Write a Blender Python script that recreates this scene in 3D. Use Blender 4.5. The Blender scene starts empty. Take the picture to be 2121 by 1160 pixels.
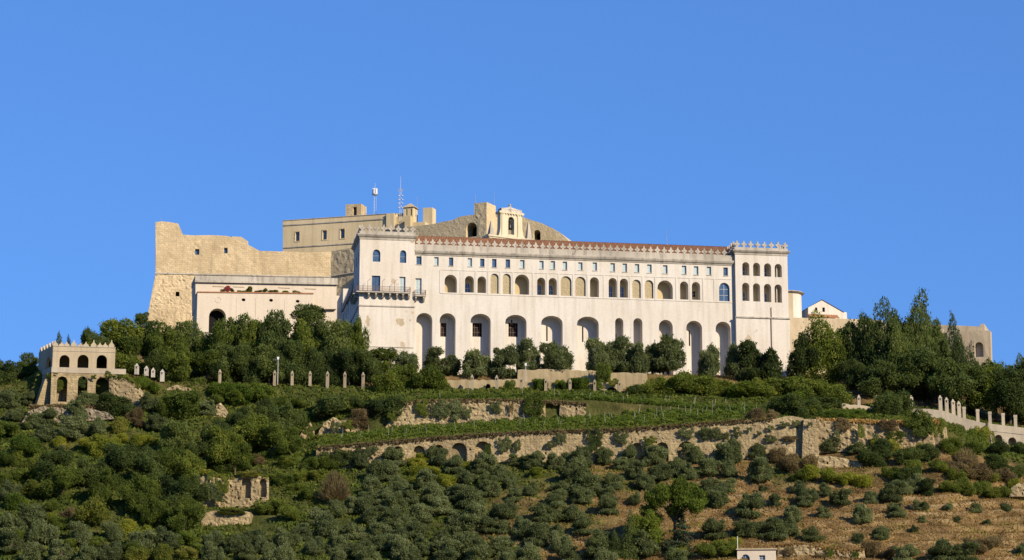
import bpy, math, random
import numpy as np
from mathutils import Vector, noise
from mathutils.geometry import delaunay_2d_cdt
random.seed(7); np.random.seed(7)
SC = bpy.context.scene; COL = SC.collection
R = math.radians

# ------------------------------------------------------------------ camera, sky, sun, exposure
FPX, CX, CY = 5260.0, 1060.5, 580.0            # focal length and centre in photo pixels
PITCH = math.atan(1120 / FPX)
SP, CP = math.sin(PITCH), math.cos(PITCH)
cam_d = bpy.data.cameras.new('camera'); cam = bpy.data.objects.new('camera', cam_d); COL.objects.link(cam)
cam_d.sensor_width = 36; cam_d.lens = 36 * FPX / 2121; cam_d.clip_start = 1; cam_d.clip_end = 9000
cam.location = (0, 0, 0); cam.rotation_euler = (math.pi / 2 + PITCH, 0, 0)
SC.camera = cam
SUN_AZ, SUN_EL = R(45), R(26)                  # azimuth from the view axis towards the viewer's right-hand side
to_sun = Vector((math.sin(SUN_AZ) * math.cos(SUN_EL), -math.cos(SUN_AZ) * math.cos(SUN_EL), math.sin(SUN_EL)))
W = bpy.data.worlds.new('World'); SC.world = W; W.use_nodes = True
wn = W.node_tree.nodes; wl = W.node_tree.links
bg = wn['Background']; sky = wn.new('ShaderNodeTexSky'); sky.sky_type = 'NISHITA'; sky.sun_disc = False
sky.sun_elevation = SUN_EL; sky.sun_rotation = math.atan2(to_sun.x, to_sun.y)
sky.altitude = 100; sky.air_density = 1.0; sky.dust_density = 0.0; sky.ozone_density = 6.0
tint = wn.new('ShaderNodeMix'); tint.data_type = 'RGBA'; tint.blend_type = 'MULTIPLY'; tint.inputs[0].default_value = 1
tint.inputs[7].default_value = (0.70, 1.29, 2.34, 1)
gam = wn.new('ShaderNodeGamma'); gam.inputs[1].default_value = .55; wl.new(sky.outputs[0], gam.inputs[0]); wl.new(gam.outputs[0], tint.inputs[6]); wl.new(tint.outputs[2], bg.inputs[0]); bg.inputs[1].default_value = 0.091
sun_d = bpy.data.lights.new('sun', 'SUN'); sun_d.energy = 5.0; sun_d.angle = R(0.5); sun_d.color = (1.0, 0.86, 0.64)
sun = bpy.data.objects.new('sun', sun_d); COL.objects.link(sun); sun.rotation_euler = to_sun.to_track_quat('Z', 'Y').to_euler()
SC.view_settings.view_transform = 'Standard'; SC.view_settings.look = 'None'
SC.view_settings.exposure = 0.6; SC.view_settings.gamma = 1.0; SC.view_settings.use_curve_mapping = False
SC.cycles.max_bounces = 6; SC.cycles.diffuse_bounces = 3; SC.cycles.transparent_max_bounces = 6

# ------------------------------------------------------------------ helpers
def ray(px, py):
    u = (CY - py) / FPX
    return Vector(((px - CX) / FPX, CP - u * SP, SP + u * CP))
def at(px, py, Y):                              # the point at ground distance Y that the photo shows at (px, py)
    d = ray(px, py); return d * (Y / d.y)
def zof(py, Y): return Y * math.tan(PITCH + math.atan((CY - py) / FPX))
def mpp(Y, z=85): return (Y * CP + z * SP) / FPX  # metres for one photo pixel

class MB:
    def __init__(s): s.v = []; s.f = []
    def add(s, vs, fs):
        n = len(s.v); s.v += [tuple(p) for p in vs]; s.f += [tuple(i + n for i in f) for f in fs]; return s
    def box(s, x0, x1, y0, y1, z0, z1):
        return s.add([(x0,y0,z0),(x1,y0,z0),(x1,y1,z0),(x0,y1,z0),(x0,y0,z1),(x1,y0,z1),(x1,y1,z1),(x0,y1,z1)],
                     [(3,2,1,0),(4,5,6,7),(0,1,5,4),(1,2,6,5),(2,3,7,6),(3,0,4,7)])
    def frustum(s, cx, cy, z0, z1, a0, b0, a1, b1):
        v = []
        for z, a, b in ((z0, a0, b0), (z1, a1, b1)):
            v += [(cx-a,cy-b,z),(cx+a,cy-b,z),(cx+a,cy+b,z),(cx-a,cy+b,z)]
        return s.add(v, [(3,2,1,0),(4,5,6,7),(0,1,5,4),(1,2,6,5),(2,3,7,6),(3,0,4,7)])
    def extrude(s, loop, y0, y1):               # loop of (x, z), counter-clockwise seen from -y
        n = len(loop); vs, tr = tri2d(loop, [])
        s.add([(x, y0, z) for x, z in vs], tr)
        s.add([(x, y1, z) for x, z in vs], [t[::-1] for t in tr])
        return s.add([(x, y0, z) for x, z in loop] + [(x, y1, z) for x, z in loop], [((i+1) % n, i, i+n, (i+1) % n+n) for i in range(n)])
    def tube(s, p0, p1, r0, r1, n=6):
        p0, p1 = Vector(p0), Vector(p1); d = (p1 - p0).normalized()
        a = d.orthogonal().normalized(); b = d.cross(a); v = []
        for p, r in ((p0, r0), (p1, r1)):
            for k in range(n):
                t = 2 * math.pi * k / n; v.append(p + (a * math.cos(t) + b * math.sin(t)) * r)
        return s.add(v, [(k, (k+1) % n, (k+1) % n + n, k + n) for k in range(n)] + [tuple(range(n))[::-1], tuple(range(n, 2*n))])
    def lathe(s, prof, cx=0, cy=0, n=14):
        m = len(prof); v = []
        for r, z in prof:
            for k in range(n):
                t = 2*math.pi*k/n; v.append((cx + r*math.cos(t), cy + r*math.sin(t), z))
        return s.add(v, [(j*n+k, j*n+(k+1) % n, (j+1)*n+(k+1) % n, (j+1)*n+k) for j in range(m-1) for k in range(n)])
    def panel(s, outer, holes, y=0.0, depths=None, ends=0.0, rough=0.0, step=0.5, batter=None):
        """A wall face at y with real openings: each hole gets reveals as deep as depths[i]; ends gives the wall itself thickness."""
        bt = batter or (lambda z: 0.0)
        pts = []
        if rough > 0:
            xs = [p[0] for p in outer]; zs = [p[1] for p in outer]
            x = min(xs) + step * .5
            while x < max(xs):
                z = min(zs) + step * .5
                while z < max(zs):
                    q = (x + random.uniform(-.3, .3) * step, z + random.uniform(-.3, .3) * step)
                    if inside(q, outer) and not any(inside(q, h) for h in holes): pts.append(q)
                    z += step
                x += step
        vs, tr = tri2d(outer, holes, pts)
        fixed = set((round(a, 4), round(b, 4)) for l in [outer] + list(holes) for a, b in l)
        out = []
        for x, z in vs:
            d = 0
            if rough > 0 and (round(x, 4), round(z, 4)) not in fixed:
                d = -abs(noise.noise(Vector((x*.9, z*1.2, y)))) * rough * 1.2 + noise.noise(Vector((x*2.7, z*3.1, 4+y))) * rough
            out.append((x, y + d - bt(z), z))
        s.add(out, tr)
        n = len(outer)
        if ends:
            s.add([(x, y - bt(z), z) for x, z in outer] + [(x, y + ends, z) for x, z in outer], [((i+1) % n, i, i+n, (i+1) % n+n) for i in range(n)])
        for h, dp in zip(holes, depths or []):
            m = len(h)
            if dp: s.add([(x, y - bt(z), z) for x, z in h] + [(x, y + dp, z) for x, z in h], [(i, (i+1) % m, (i+1) % m+m, i+m) for i in range(m)])
        return s
    def fill(s, loop, y):
        vs, tr = tri2d(loop, []); return s.add([(x, y, z) for x, z in vs], tr)
    def build(s, name, mat, parent=None, smooth=False, loc=None):
        me = bpy.data.meshes.new(name); me.from_pydata(s.v, [], s.f); me.update()
        if mat: me.materials.append(mat)
        if smooth: me.shade_smooth()
        o = bpy.data.objects.new(name, me); COL.objects.link(o)
        if parent: o.parent = parent
        if loc: o.location = loc
        return o

def inside(p, poly):
    x, z = p; c = False; j = len(poly) - 1
    for i in range(len(poly)):
        xi, zi = poly[i]; xj, zj = poly[j]
        if (zi > z) != (zj > z) and x < (xj - xi) * (z - zi) / (zj - zi) + xi: c = not c
        j = i
    return c
def tri2d(outer, holes, pts=()):
    vs, es = [], []
    for l in [outer] + list(holes):
        n = len(vs); vs += [Vector((a, b)) for a, b in l]; es += [(n + i, n + (i+1) % len(l)) for i in range(len(l))]
    vs += [Vector(p) for p in pts]
    r = delaunay_2d_cdt(vs, es, [], 0, 1e-6)
    V = [(v.x, v.y) for v in r[0]]; T = []
    for t in r[2]:
        c = (sum(V[i][0] for i in t) / 3, sum(V[i][1] for i in t) / 3)
        if inside(c, outer) and not any(inside(c, h) for h in holes):
            a, b, d = (V[i] for i in t[:3])
            T.append(tuple(t) if (b[0]-a[0])*(d[1]-a[1]) - (b[1]-a[1])*(d[0]-a[0]) > 0 else tuple(t)[::-1])
    return V, T
def rect(x0, x1, z0, z1): return [(x0, z0), (x1, z0), (x1, z1), (x0, z1)]
def arch(x0, x1, z0, z1, rise=None, n=9):
    r = (x1 - x0) / 2; rise = min(rise or r, z1 - z0 - .05); c = (x0 + x1) / 2
    return [(x0, z0), (x1, z0)] + [(c + r*math.cos(t), z1 - rise + rise*math.sin(t)) for t in [math.pi*k/n for k in range(n+1)]]

class Frame:
    """A vertical plane between two photo columns at given distances; local x runs along it, local -y points out of it."""
    def __init__(s, pl, Yl, pr, Yr, py):
        a, b = at(pl, py, Yl), at(pr, py, Yr); s.O = a; s.yaw = math.atan2(b.y - a.y, b.x - a.x); s.len = math.hypot(b.x-a.x, b.y-a.y)
        s.ex = Vector((math.cos(s.yaw), math.sin(s.yaw), 0)); s.n = Vector((math.sin(s.yaw), -math.cos(s.yaw), 0))
    def q(s, px, py, w=0.0):
        d = ray(px, py); t = (s.O.dot(s.n) + w) / d.dot(s.n) - 0.0
        t = ((s.O + s.n*w).dot(s.n)) / d.dot(s.n); P = d * t
        return ((P - s.O).dot(s.ex), P.z - s.O.z)
    def root(s, name, label, cat, group=None):
        e = bpy.data.objects.new(name, None); COL.objects.link(e); e.location = s.O; e.rotation_euler = (0, 0, s.yaw)
        return tag(e, label, cat, group)
    def rect(s, x0, y0, x1, y1, w=0.0):
        a, b = s.q(x0, y1, w), s.q(x1, y0, w); return rect(a[0], b[0], a[1], b[1])
    def arch(s, x0, y0, x1, y1, w=0.0, rise=None):
        a, b = s.q(x0, y1, w), s.q(x1, y0, w); return arch(a[0], b[0], a[1], b[1], rise)
    def poly(s, pts, w=0.0): return [s.q(x, y, w) for x, y in pts]
def tag(o, label=None, cat=None, group=None, kind=None):
    if label: o['label'] = label
    if cat: o['category'] = cat
    if group: o['group'] = group
    if kind or cat: o['kind'] = kind or 'thing'
    return o
def empty(name, loc, label=None, cat=None, group=None, rz=0):
    e = bpy.data.objects.new(name, None); COL.objects.link(e); e.location = loc; e.rotation_euler = (0, 0, rz); return tag(e, label, cat, group)
def link_copy(o, parent=None):
    c = o.copy(); COL.objects.link(c); c.parent = parent; return c
_u = ['first', 'second', 'third', 'fourth', 'fifth', 'sixth', 'seventh', 'eighth', 'ninth']
ORD = [''] + _u + ['tenth', 'eleventh', 'twelfth', 'thirteenth', 'fourteenth', 'fifteenth', 'sixteenth', 'seventeenth', 'eighteenth', 'nineteenth']
for _t, _o in (('twenty', 'twentieth'), ('thirty', 'thirtieth'), ('forty', 'fortieth'), ('fifty', 'fiftieth'), ('sixty', 'sixtieth'), ('seventy', 'seventieth')):
    ORD += [_o] + [_t + '-' + k for k in _u]

# ------------------------------------------------------------------ materials
ALB = .76
def dim(c): return tuple(v * ALB for v in c)
def new_mat(name, rough=.85, spec=.2):
    m = bpy.data.materials.new(name); m.use_nodes = True; nt = m.node_tree; b = nt.nodes['Principled BSDF']
    b.inputs['Roughness'].default_value = rough; b.inputs['Specular IOR Level'].default_value = spec
    return m, nt.nodes, nt.links, b
def ramp(N, stops):
    r = N.new('ShaderNodeValToRGB'); e = r.color_ramp.elements
    while len(e) < len(stops): e.new(.5)
    for k, (p, c) in zip(e, stops): k.position = p; k.color = (*c, 1) if len(c) == 3 else c
    return r
def mixc(N, L, fac, a, b, mode='MIX'):
    m = N.new('ShaderNodeMix'); m.data_type = 'RGBA'; m.blend_type = mode
    for i, v in ((0, fac), (6, a), (7, b)):
        if hasattr(v, 'is_linked') or hasattr(v, 'links'): L.new(v, m.inputs[i])
        else: m.inputs[i].default_value = v if i == 0 else (*v, 1)
    return m.outputs[2]
def tex(N, L, kind, scale, coord=None, stretch=None, detail=4, **kw):
    t = N.new('ShaderNodeTex' + kind)
    if coord is None:
        g = N.new('ShaderNodeNewGeometry'); coord = g.outputs['Position']
    if stretch:
        mp = N.new('ShaderNodeMapping'); mp.inputs['Scale'].default_value = stretch; L.new(coord, mp.inputs[0]); coord = mp.outputs[0]
    L.new(coord, t.inputs['Vector']); t.inputs['Scale'].default_value = scale
    if kind == 'Noise': t.inputs['Detail'].default_value = detail
    for k, v in kw.items(): setattr(t, k, v)
    return t
def bump(N, L, h, b, strength, dist=.1):
    n = N.new('ShaderNodeBump'); n.inputs['Strength'].default_value = strength; n.inputs['Distance'].default_value = dist
    L.new(h, n.inputs['Height']); L.new(n.outputs[0], b.inputs['Normal'])
def plaster(name, base, stain, amt=.5, streak=.5, peel=None):
    base, stain = dim(base), dim(stain); peel = dim(peel) if peel else None
    m, N, L, b = new_mat(name, .9, .15)
    n1 = tex(N, L, 'Noise', .12, detail=6); r1 = ramp(N, [(.42, (0, 0, 0)), (.75, (1, 1, 1))]); L.new(n1.outputs[0], r1.inputs[0])
    n2 = tex(N, L, 'Noise', 1.1, stretch=(1, 1, .09), detail=5); r2 = ramp(N, [(.46, (0, 0, 0)), (.72, (1, 1, 1))]); L.new(n2.outputs[0], r2.inputs[0])
    n3 = tex(N, L, 'Noise', 3.0, detail=6)
    def sc(o, k):
        q = N.new('ShaderNodeMath'); q.operation = 'MULTIPLY'; q.inputs[1].default_value = k; L.new(o, q.inputs[0]); return q.outputs[0]
    c = mixc(N, L, sc(r1.outputs[0], amt), base, stain)
    c = mixc(N, L, sc(r2.outputs[0], streak), c, tuple(x * .8 for x in stain))
    if peel:
        n4 = tex(N, L, 'Noise', .33, detail=7); r4 = ramp(N, [(.665, (0, 0, 0)), (.685, (1, 1, 1))]); L.new(n4.outputs[0], r4.inputs[0])
        c = mixc(N, L, sc(r4.outputs[0], .75), c, peel)
    r3 = ramp(N, [(.3, (.93, .93, .93)), (.7, (1.04, 1.04, 1.04))]); L.new(n3.outputs[0], r3.inputs[0])
    c = mixc(N, L, 1.0, c, r3.outputs[0], 'MULTIPLY'); L.new(c, b.inputs['Base Color'])
    bump(N, L, n3.outputs[0], b, .25, .05); return m
def masonry(name, c1, c2, dark, scale=1.6, rough=.6, stain=.35, sx=1, sz=1.8, course=0.0):
    c1, c2, dark = dim(c1), dim(c2), dim(dark)
    m, N, L, b = new_mat(name, .95, .1)
    v = tex(N, L, 'Voronoi', scale, stretch=(sx, sx, sz)); ve = tex(N, L, 'Voronoi', scale, stretch=(sx, sx, sz), feature='DISTANCE_TO_EDGE')
    sep = N.new('ShaderNodeSeparateColor'); L.new(v.outputs['Color'], sep.inputs[0])
    c = mixc(N, L, sep.outputs[0], c1, c2)
    j = ramp(N, [(.0, (1, 1, 1)), (.09, (0, 0, 0))]); L.new(ve.outputs['Distance'], j.inputs[0])
    k = N.new('ShaderNodeMath'); k.operation = 'MULTIPLY'; k.inputs[1].default_value = rough; L.new(j.outputs[0], k.inputs[0])
    c = mixc(N, L, k.outputs[0], c, dark)
    if course:                                        # squared blocks laid in courses
        g_ = N.new('ShaderNodeNewGeometry'); sp_ = N.new('ShaderNodeSeparateXYZ'); L.new(g_.outputs['Position'], sp_.inputs[0])
        wob = tex(N, L, 'Noise', .5, detail=3); sm = N.new('ShaderNodeMath'); sm.operation = 'MULTIPLY_ADD'; sm.inputs[1].default_value = .5; L.new(wob.outputs[0], sm.inputs[0]); L.new(sp_.outputs[2], sm.inputs[2])
        xy = N.new('ShaderNodeMath'); xy.operation = 'ADD'; L.new(sp_.outputs[0], xy.inputs[0]); L.new(sp_.outputs[1], xy.inputs[1])
        cb_ = N.new('ShaderNodeCombineXYZ'); L.new(xy.outputs[0], cb_.inputs[0]); L.new(sm.outputs[0], cb_.inputs[1])
        bk = N.new('ShaderNodeTexBrick'); L.new(cb_.outputs[0], bk.inputs['Vector']); bk.inputs['Scale'].default_value = 1.0; bk.inputs['Brick Width'].default_value = 1.1; bk.inputs['Row Height'].default_value = .5
        bk.inputs['Mortar Size'].default_value = .035; bk.inputs['Color1'].default_value = (1.06, 1.06, 1.06, 1); bk.inputs['Color2'].default_value = (.86, .86, .86, 1); bk.inputs['Mortar'].default_value = (1-course, 1-course, 1-course, 1)
        c = mixc(N, L, 1.0, c, bk.outputs[0], 'MULTIPLY')
    n = tex(N, L, 'Noise', .16, detail=7); r = ramp(N, [(.45, (0, 0, 0)), (.72, (1, 1, 1))]); L.new(n.outputs[0], r.inputs[0])
    k2 = N.new('ShaderNodeMath'); k2.operation = 'MULTIPLY'; k2.inputs[1].default_value = stain; L.new(r.outputs[0], k2.inputs[0])
    c = mixc(N, L, k2.outputs[0], c, dark)
    n2 = tex(N, L, 'Noise', .9, stretch=(1, 1, .12), detail=6); r2 = ramp(N, [(.5, (0, 0, 0)), (.75, (1, 1, 1))]); L.new(n2.outputs[0], r2.inputs[0])
    k3 = N.new('ShaderNodeMath'); k3.operation = 'MULTIPLY'; k3.inputs[1].default_value = stain; L.new(r2.outputs[0], k3.inputs[0])
    c = mixc(N, L, k3.outputs[0], c, tuple(x*.9 for x in dark)); L.new(c, b.inputs['Base Color'])
    n5 = tex(N, L, 'Noise', 2.2, detail=6); ad = N.new('ShaderNodeMath'); ad.operation = 'ADD'; L.new(n5.outputs[0], ad.inputs[0]); L.new(ve.outputs['Distance'], ad.inputs[1])
    bump(N, L, ad.outputs[0], b, rough, .3); return m
def plain(name, col, rough=.6, metal=0, var=.15, spec=.3):
    col = dim(col)
    m, N, L, b = new_mat(name, rough, spec); b.inputs['Metallic'].default_value = metal
    n = tex(N, L, 'Noise', 2.5, detail=5); r = ramp(N, [(.3, tuple(c*(1-var) for c in col)), (.7, tuple(min(1, c*(1+var)) for c in col))])
    L.new(n.outputs[0], r.inputs[0]); L.new(r.outputs[0], b.inputs['Base Color']); return m
def leaf(name, a, b_, c_, rough=.75, spec=.08):
    """Foliage: colour varies from one plant to the next, from clump to clump and from leaf to leaf."""
    a, b_, c_ = dim(a), dim(b_), dim(c_)
    m, N, L, b = new_mat(name, rough, spec)
    oi = N.new('ShaderNodeObjectInfo'); tc = N.new('ShaderNodeTexCoord')
    n = tex(N, L, 'Noise', .55, detail=3); n2 = tex(N, L, 'Noise', 6.0, detail=2)
    r = ramp(N, [(.3, a), (.55, b_), (.8, c_)])
    ad = N.new('ShaderNodeMath'); ad.operation = 'MULTIPLY_ADD'; L.new(oi.outputs['Random'], ad.inputs[0]); ad.inputs[1].default_value = .38; L.new(n.outputs[0], ad.inputs[2])
    sb = N.new('ShaderNodeMath'); sb.operation = 'SUBTRACT'; sb.inputs[1].default_value = .19; L.new(ad.outputs[0], sb.inputs[0]); L.new(sb.outputs[0], r.inputs[0])
    r2 = ramp(N, [(.3, (.7, .7, .7)), (.7, (1.3, 1.3, 1.3))]); L.new(n2.outputs[0], r2.inputs[0])
    c = mixc(N, L, 1.0, r.outputs[0], r2.outputs[0], 'MULTIPLY'); L.new(c, b.inputs['Base Color'])
    tr = N.new('ShaderNodeBsdfTranslucent'); c2 = mixc(N, L, 1.0, c, (1.35, 1.3, .7), 'MULTIPLY'); L.new(c2, tr.inputs[0])
    ad2 = N.new('ShaderNodeAddShader'); L.new(b.outputs[0], ad2.inputs[0]); L.new(tr.outputs[0], ad2.inputs[1])
    L.new(ad2.outputs[0], N['Material Output'].inputs[0]); return m

M = {}
M['white'] = plaster('cream_plaster', (.70, .648, .58), (.585, .51, .415), .6, .5, None)
M['whitep'] = plaster('peeling_cream_plaster', (.715, .655, .585), (.60, .515, .41), .6, .5, (.45, .36, .24))
M['trim'] = plaster('weathered_stone_trim', (.54, .485, .41), (.29, .26, .22), .75, .85)
M['ochre'] = plaster('ochre_plaster', (.58, .46, .27), (.48, .36, .19), .6, .3)
M['rose'] = plaster('rose_plaster', (.66, .575, .47), (.57, .48, .38), .5, .3)
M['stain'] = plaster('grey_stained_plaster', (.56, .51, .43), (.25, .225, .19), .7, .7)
M['belfry'] = plaster('yellow_church_plaster', (.68, .60, .43), (.56, .46, .31), .6, .6)
M['hall'] = plaster('yellow_castle_plaster', (.70, .57, .355), (.56, .45, .27), .7, .5)
M['tuff'] = masonry('yellow_tuff', (.70, .55, .345), (.62, .485, .30), (.40, .305, .18), 1.5, .3, .6, course=.3)
M['rubble'] = masonry('rough_grey_tuff', (.68, .55, .34), (.58, .465, .28), (.40, .32, .19), 1.1, .22, .4)
M['terr'] = masonry('terrace_masonry', (.50, .395, .225), (.41, .315, .175), (.18, .135, .08), 1.9, .5, .6, course=.35)
M['stony'] = masonry('grey_stony_bank', (.36, .30, .205), (.27, .22, .15), (.12, .10, .07), 1.6, .6, .6)
M['fill'] = masonry('tuff_block_infill', (.52, .43, .27), (.46, .375, .235), (.3, .24, .15), 2.2, .5, .2)
M['pale'] = plaster('pale_weathered_render', (.54, .445, .315), (.39, .31, .2), .8, .6)
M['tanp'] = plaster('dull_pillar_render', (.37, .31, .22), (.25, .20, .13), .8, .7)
M['tanw'] = plaster('tan_garden_render', (.42, .335, .20), (.27, .21, .12), .8, .7)
M['path'] = plaster('pale_road_wall', (.50, .43, .33), (.36, .29, .21), .6, .4)
M['glass'] = plain('sky_painted_glass', (.06, .11, .20), .12, 0, .25, .6)  # blue of the reflected sky is put into the pane's base colour
M['lglass'] = plain('pale_window_pane', (.42, .52, .55), .3, 0, .1, .4)
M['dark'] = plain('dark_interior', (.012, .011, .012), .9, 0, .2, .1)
M['frame'] = plain('window_frame_paint', (.62, .60, .56), .5)
M['wood'] = plain('dark_wood', (.07, .05, .035), .7)
M['iron'] = plain('rusty_iron', (.16, .10, .075), .6, .2)
M['grey'] = plain('galvanised_steel', (.38, .40, .43), .5, .3)
M['antw'] = plain('white_antenna_plastic', (.8, .8, .8), .4)
M['bronze'] = plain('dark_bronze', (.05, .045, .04), .4, .6)
M['bark'] = plain('bark', (.10, .075, .05), .95)
M['stake'] = plain('bleached_wood', (.5, .46, .4), .9)
def tile_mat():
    m, N, L, b = new_mat('terracotta_tile', .85, .2)
    n = tex(N, L, 'Noise', 1.6, detail=6); r = ramp(N, [(.3, dim((.24, .11, .055))), (.5, dim((.36, .175, .088))), (.72, dim((.44, .245, .13)))]); L.new(n.outputs[0], r.inputs[0])
    L.new(r.outputs[0], b.inputs['Base Color']); return m
M['tile'] = tile_mat()
M['olive'] = leaf('olive_leaves', (.056, .070, .029), (.088, .106, .044), (.128, .145, .068))
M['broad'] = leaf('broad_leaves', (.042, .060, .011), (.080, .102, .017), (.135, .150, .027))
M['darkl'] = leaf('dark_leaves', (.026, .039, .012), (.044, .062, .017), (.074, .094, .025))
M['poplar'] = leaf('poplar_leaves', (.040, .057, .016), (.066, .087, .023), (.104, .122, .034))
M['lime'] = leaf('yellow_green_leaves', (.10, .12, .016), (.15, .16, .02), (.20, .195, .03))
M['vine'] = leaf('vine_leaves', (.040, .064, .009), (.066, .096, .013), (.10, .125, .02))
M['brown'] = leaf('dry_twigs', (.080, .060, .032), (.118, .090, .048), (.155, .12, .062), .9, .05)
M['dry'] = leaf('dry_grass', (.14, .09, .036), (.225, .148, .06), (.34, .235, .10), .9, .05)
M['weed'] = leaf('green_weeds', (.065, .078, .015), (.11, .118, .022), (.165, .155, .036), .8, .05)
M['red'] = leaf('red_flowers', (.16, .03, .03), (.22, .04, .05), (.28, .09, .06))
M['pine'] = leaf('pine_needles', (.048, .072, .010), (.078, .108, .015), (.115, .138, .022))
M['cedar'] = leaf('blue_green_needles', (.024, .042, .024), (.040, .062, .036), (.062, .088, .050))

# ------------------------------------------------------------------ terrain
KY = [426, 471.9, 472.6, 490, 490.8, 498, 498.8, 503, 511.5, 512.5, 524, 545, 600, 640]
TC = [(-150, [1175, 960, 958, 860, 858, 835, 830, 805, 795, 794, 792, 800, 830, 870]),
      (0,    [1175, 955, 953, 865, 862, 838, 830, 800, 790, 789, 786, 790, 815, 850]),
      (62,   [1175, 955, 953, 868, 860, 842, 825, 785, 778, 777, 775, 780, 800, 850]),
      (80,   [1175, 955, 953, 868, 858, 838, 777, 770, 768, 767, 765, 770, 780, 800]),
      (245,  [1175, 955, 953, 868, 850, 838, 778, 772, 770, 769, 762, 745, 700, 700]),
      (330,  [1175, 965, 962, 875, 868, 840, 835, 795, 788, 786, 775, 745, 690, 690]),
      (450,  [1175, 985, 980, 885, 875, 838, 834, 797, 790, 788, 778, 748, 690, 690]),
      (630,  [1175, 968, 958, 905, 895, 845, 842, 800, 795, 793, 783, 760, 690, 690]),
      (660,  [1175, 966, 926, 903, 885, 842, 838, 801, 796, 792, 782, 762, 690, 690]),
      (800,  [1175, 952, 914, 887, 837, 822, 820, 804, 800, 780, 774, 780, 690, 690]),
      (1000, [1175, 948, 901, 874, 830, 818, 816, 808, 803, 782, 775, 790, 690, 690]),
      (1200, [1175, 946, 892, 864, 829, 820, 818, 811, 803, 772, 774, 795, 690, 690]),
      (1330, [1175, 952, 887, 858, 838, 830, 828, 815, 804, 774, 775, 795, 690, 690]),
      (1450, [1175, 946, 880, 857, 850, 838, 836, 821, 806, 786, 778, 795, 720, 720]),
      (1620, [1175, 938, 868, 855, 852, 842, 840, 825, 808, 798, 782, 780, 740, 740]),
      (1780, [1175, 926, 874, 864, 862, 854, 852, 842, 816, 812, 796, 770, 760, 760]),
      (1950, [1175, 918, 876, 875, 875, 874, 872, 851, 835, 832, 815, 770, 770, 780]),
      (2040, [1175, 948, 942, 925, 920, 918, 905, 877, 866, 864, 848, 800, 800, 830]),
      (2121, [1175, 965, 958, 940, 936, 930, 897, 888, 876, 874, 860, 820, 830, 860]),
      (2270, [1175, 975, 968, 955, 950, 945, 915, 905, 890, 888, 875, 850, 870, 900])]
TPX = np.array([c[0] for c in TC], float); TPY = np.array([c[1] for c in TC], float); KYA = np.array(KY, float)
def py_terr(px, Y):
    px = min(max(px, TPX[0]), TPX[-1]); i = int(min(np.searchsorted(TPX, px, 'right') - 1, len(TPX) - 2)); t = (px - TPX[i]) / (TPX[i+1] - TPX[i])
    return float(np.interp(Y, KYA, TPY[i] * (1 - t) + TPY[i+1] * t))
ZLOW = -25.0
def H(x, Y):
    if Y < 300: return ZLOW
    z = 75.0
    Yc = min(max(Y, 426), 640)
    for _ in range(3):
        px = CX + FPX * x / max(50, (Yc * CP + z * SP)); z = zof(py_terr(px, Yc), Yc)
    if Y < 426: z = max(ZLOW, z - (426 - Y) * .58)
    if Y > 640: z = ZLOW + (z - ZLOW) * math.exp(-((Y - 640) / 250) ** 2)
    ax = abs(x)
    if ax > 150: z = ZLOW + (z - ZLOW) * math.exp(-((ax - 150) / 260) ** 2)
    if 380 < Y < 560 and ax < 150:
        z += noise.noise(Vector((x * .11, Y * .11, 0))) * .35 * min(1, max(0, (ax * 0 + 1))) + noise.noise(Vector((x * .5, Y * .5, 9))) * .12
        if Y < 469:                                # little grass banks across the orchard slope
            ph = (z + noise.noise(Vector((x * .04, Y * .05, 3))) * 2.2) / 1.9
            z += (.42 * math.sin(2 * math.pi * ph)) * min(1, (469 - Y) / 6)
    return z
def ground_Y(px, py):                            # distance at which the hillside shows at (px, py)
    Y = 426.0
    while Y < 560:
        if py_terr(px, Y) <= py: return Y
        Y += .25
    return Y
def ground_mat():
    m, N, L, b = new_mat('hillside_soil', .95, .05)
    va = N.new('ShaderNodeVertexColor'); va.layer_name = 'zone'
    sep = N.new('ShaderNodeSeparateColor'); L.new(va.outputs[0], sep.inputs[0])
    n = tex(N, L, 'Noise', .35, detail=8); n2 = tex(N, L, 'Noise', 2.5, detail=6); n3 = tex(N, L, 'Noise', .09, detail=4)
    dry = ramp(N, [(.34, dim((.105, .066, .030))), (.5, dim((.185, .120, .052))), (.66, dim((.30, .205, .092)))]); L.new(n.outputs[0], dry.inputs[0])
    grn = ramp(N, [(.3, dim((.030, .040, .012))), (.5, dim((.058, .068, .018))), (.72, dim((.11, .105, .034)))]); L.new(n.outputs[0], grn.inputs[0])
    c = mixc(N, L, sep.outputs[0], grn.outputs[0], dry.outputs[0])
    c = mixc(N, L, sep.outputs[1], c, dim((.38, .285, .155)))
    r2 = ramp(N, [(.3, (.72, .72, .72)), (.7, (1.2, 1.2, 1.2))]); L.new(n2.outputs[0], r2.inputs[0])
    c = mixc(N, L, 1.0, c, r2.outputs[0], 'MULTIPLY'); L.new(c, b.inputs['Base Color'])
    bump(N, L, n2.outputs[0], b, .8, .3); return m
def dryness(x, Y):
    px = CX + FPX * x / (Y * CP + 65 * SP)
    d = (px - 1080) / 480 if Y < 471.9 else (.0 if Y < 505 else .9)
    if px > 1750 and Y < 455: d += .6
    if Y < 461 and px > 880: d += .45 * min(1, (461 - Y) / 8) * min(1, (px - 880) / 150)
    if Y < 469.9 and px < 1300: d += .25 * max(0, (452 - Y) / 20)
    if Y < 469.9 and Y > 456 and px > 1600: d -= .9
    if 1700 < px < 1860 and 505 < Y < 540: d = 1.0
    d += noise.noise(Vector((x * .06, Y * .08, 5))) * .7
    return min(1, max(0, d))
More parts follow.
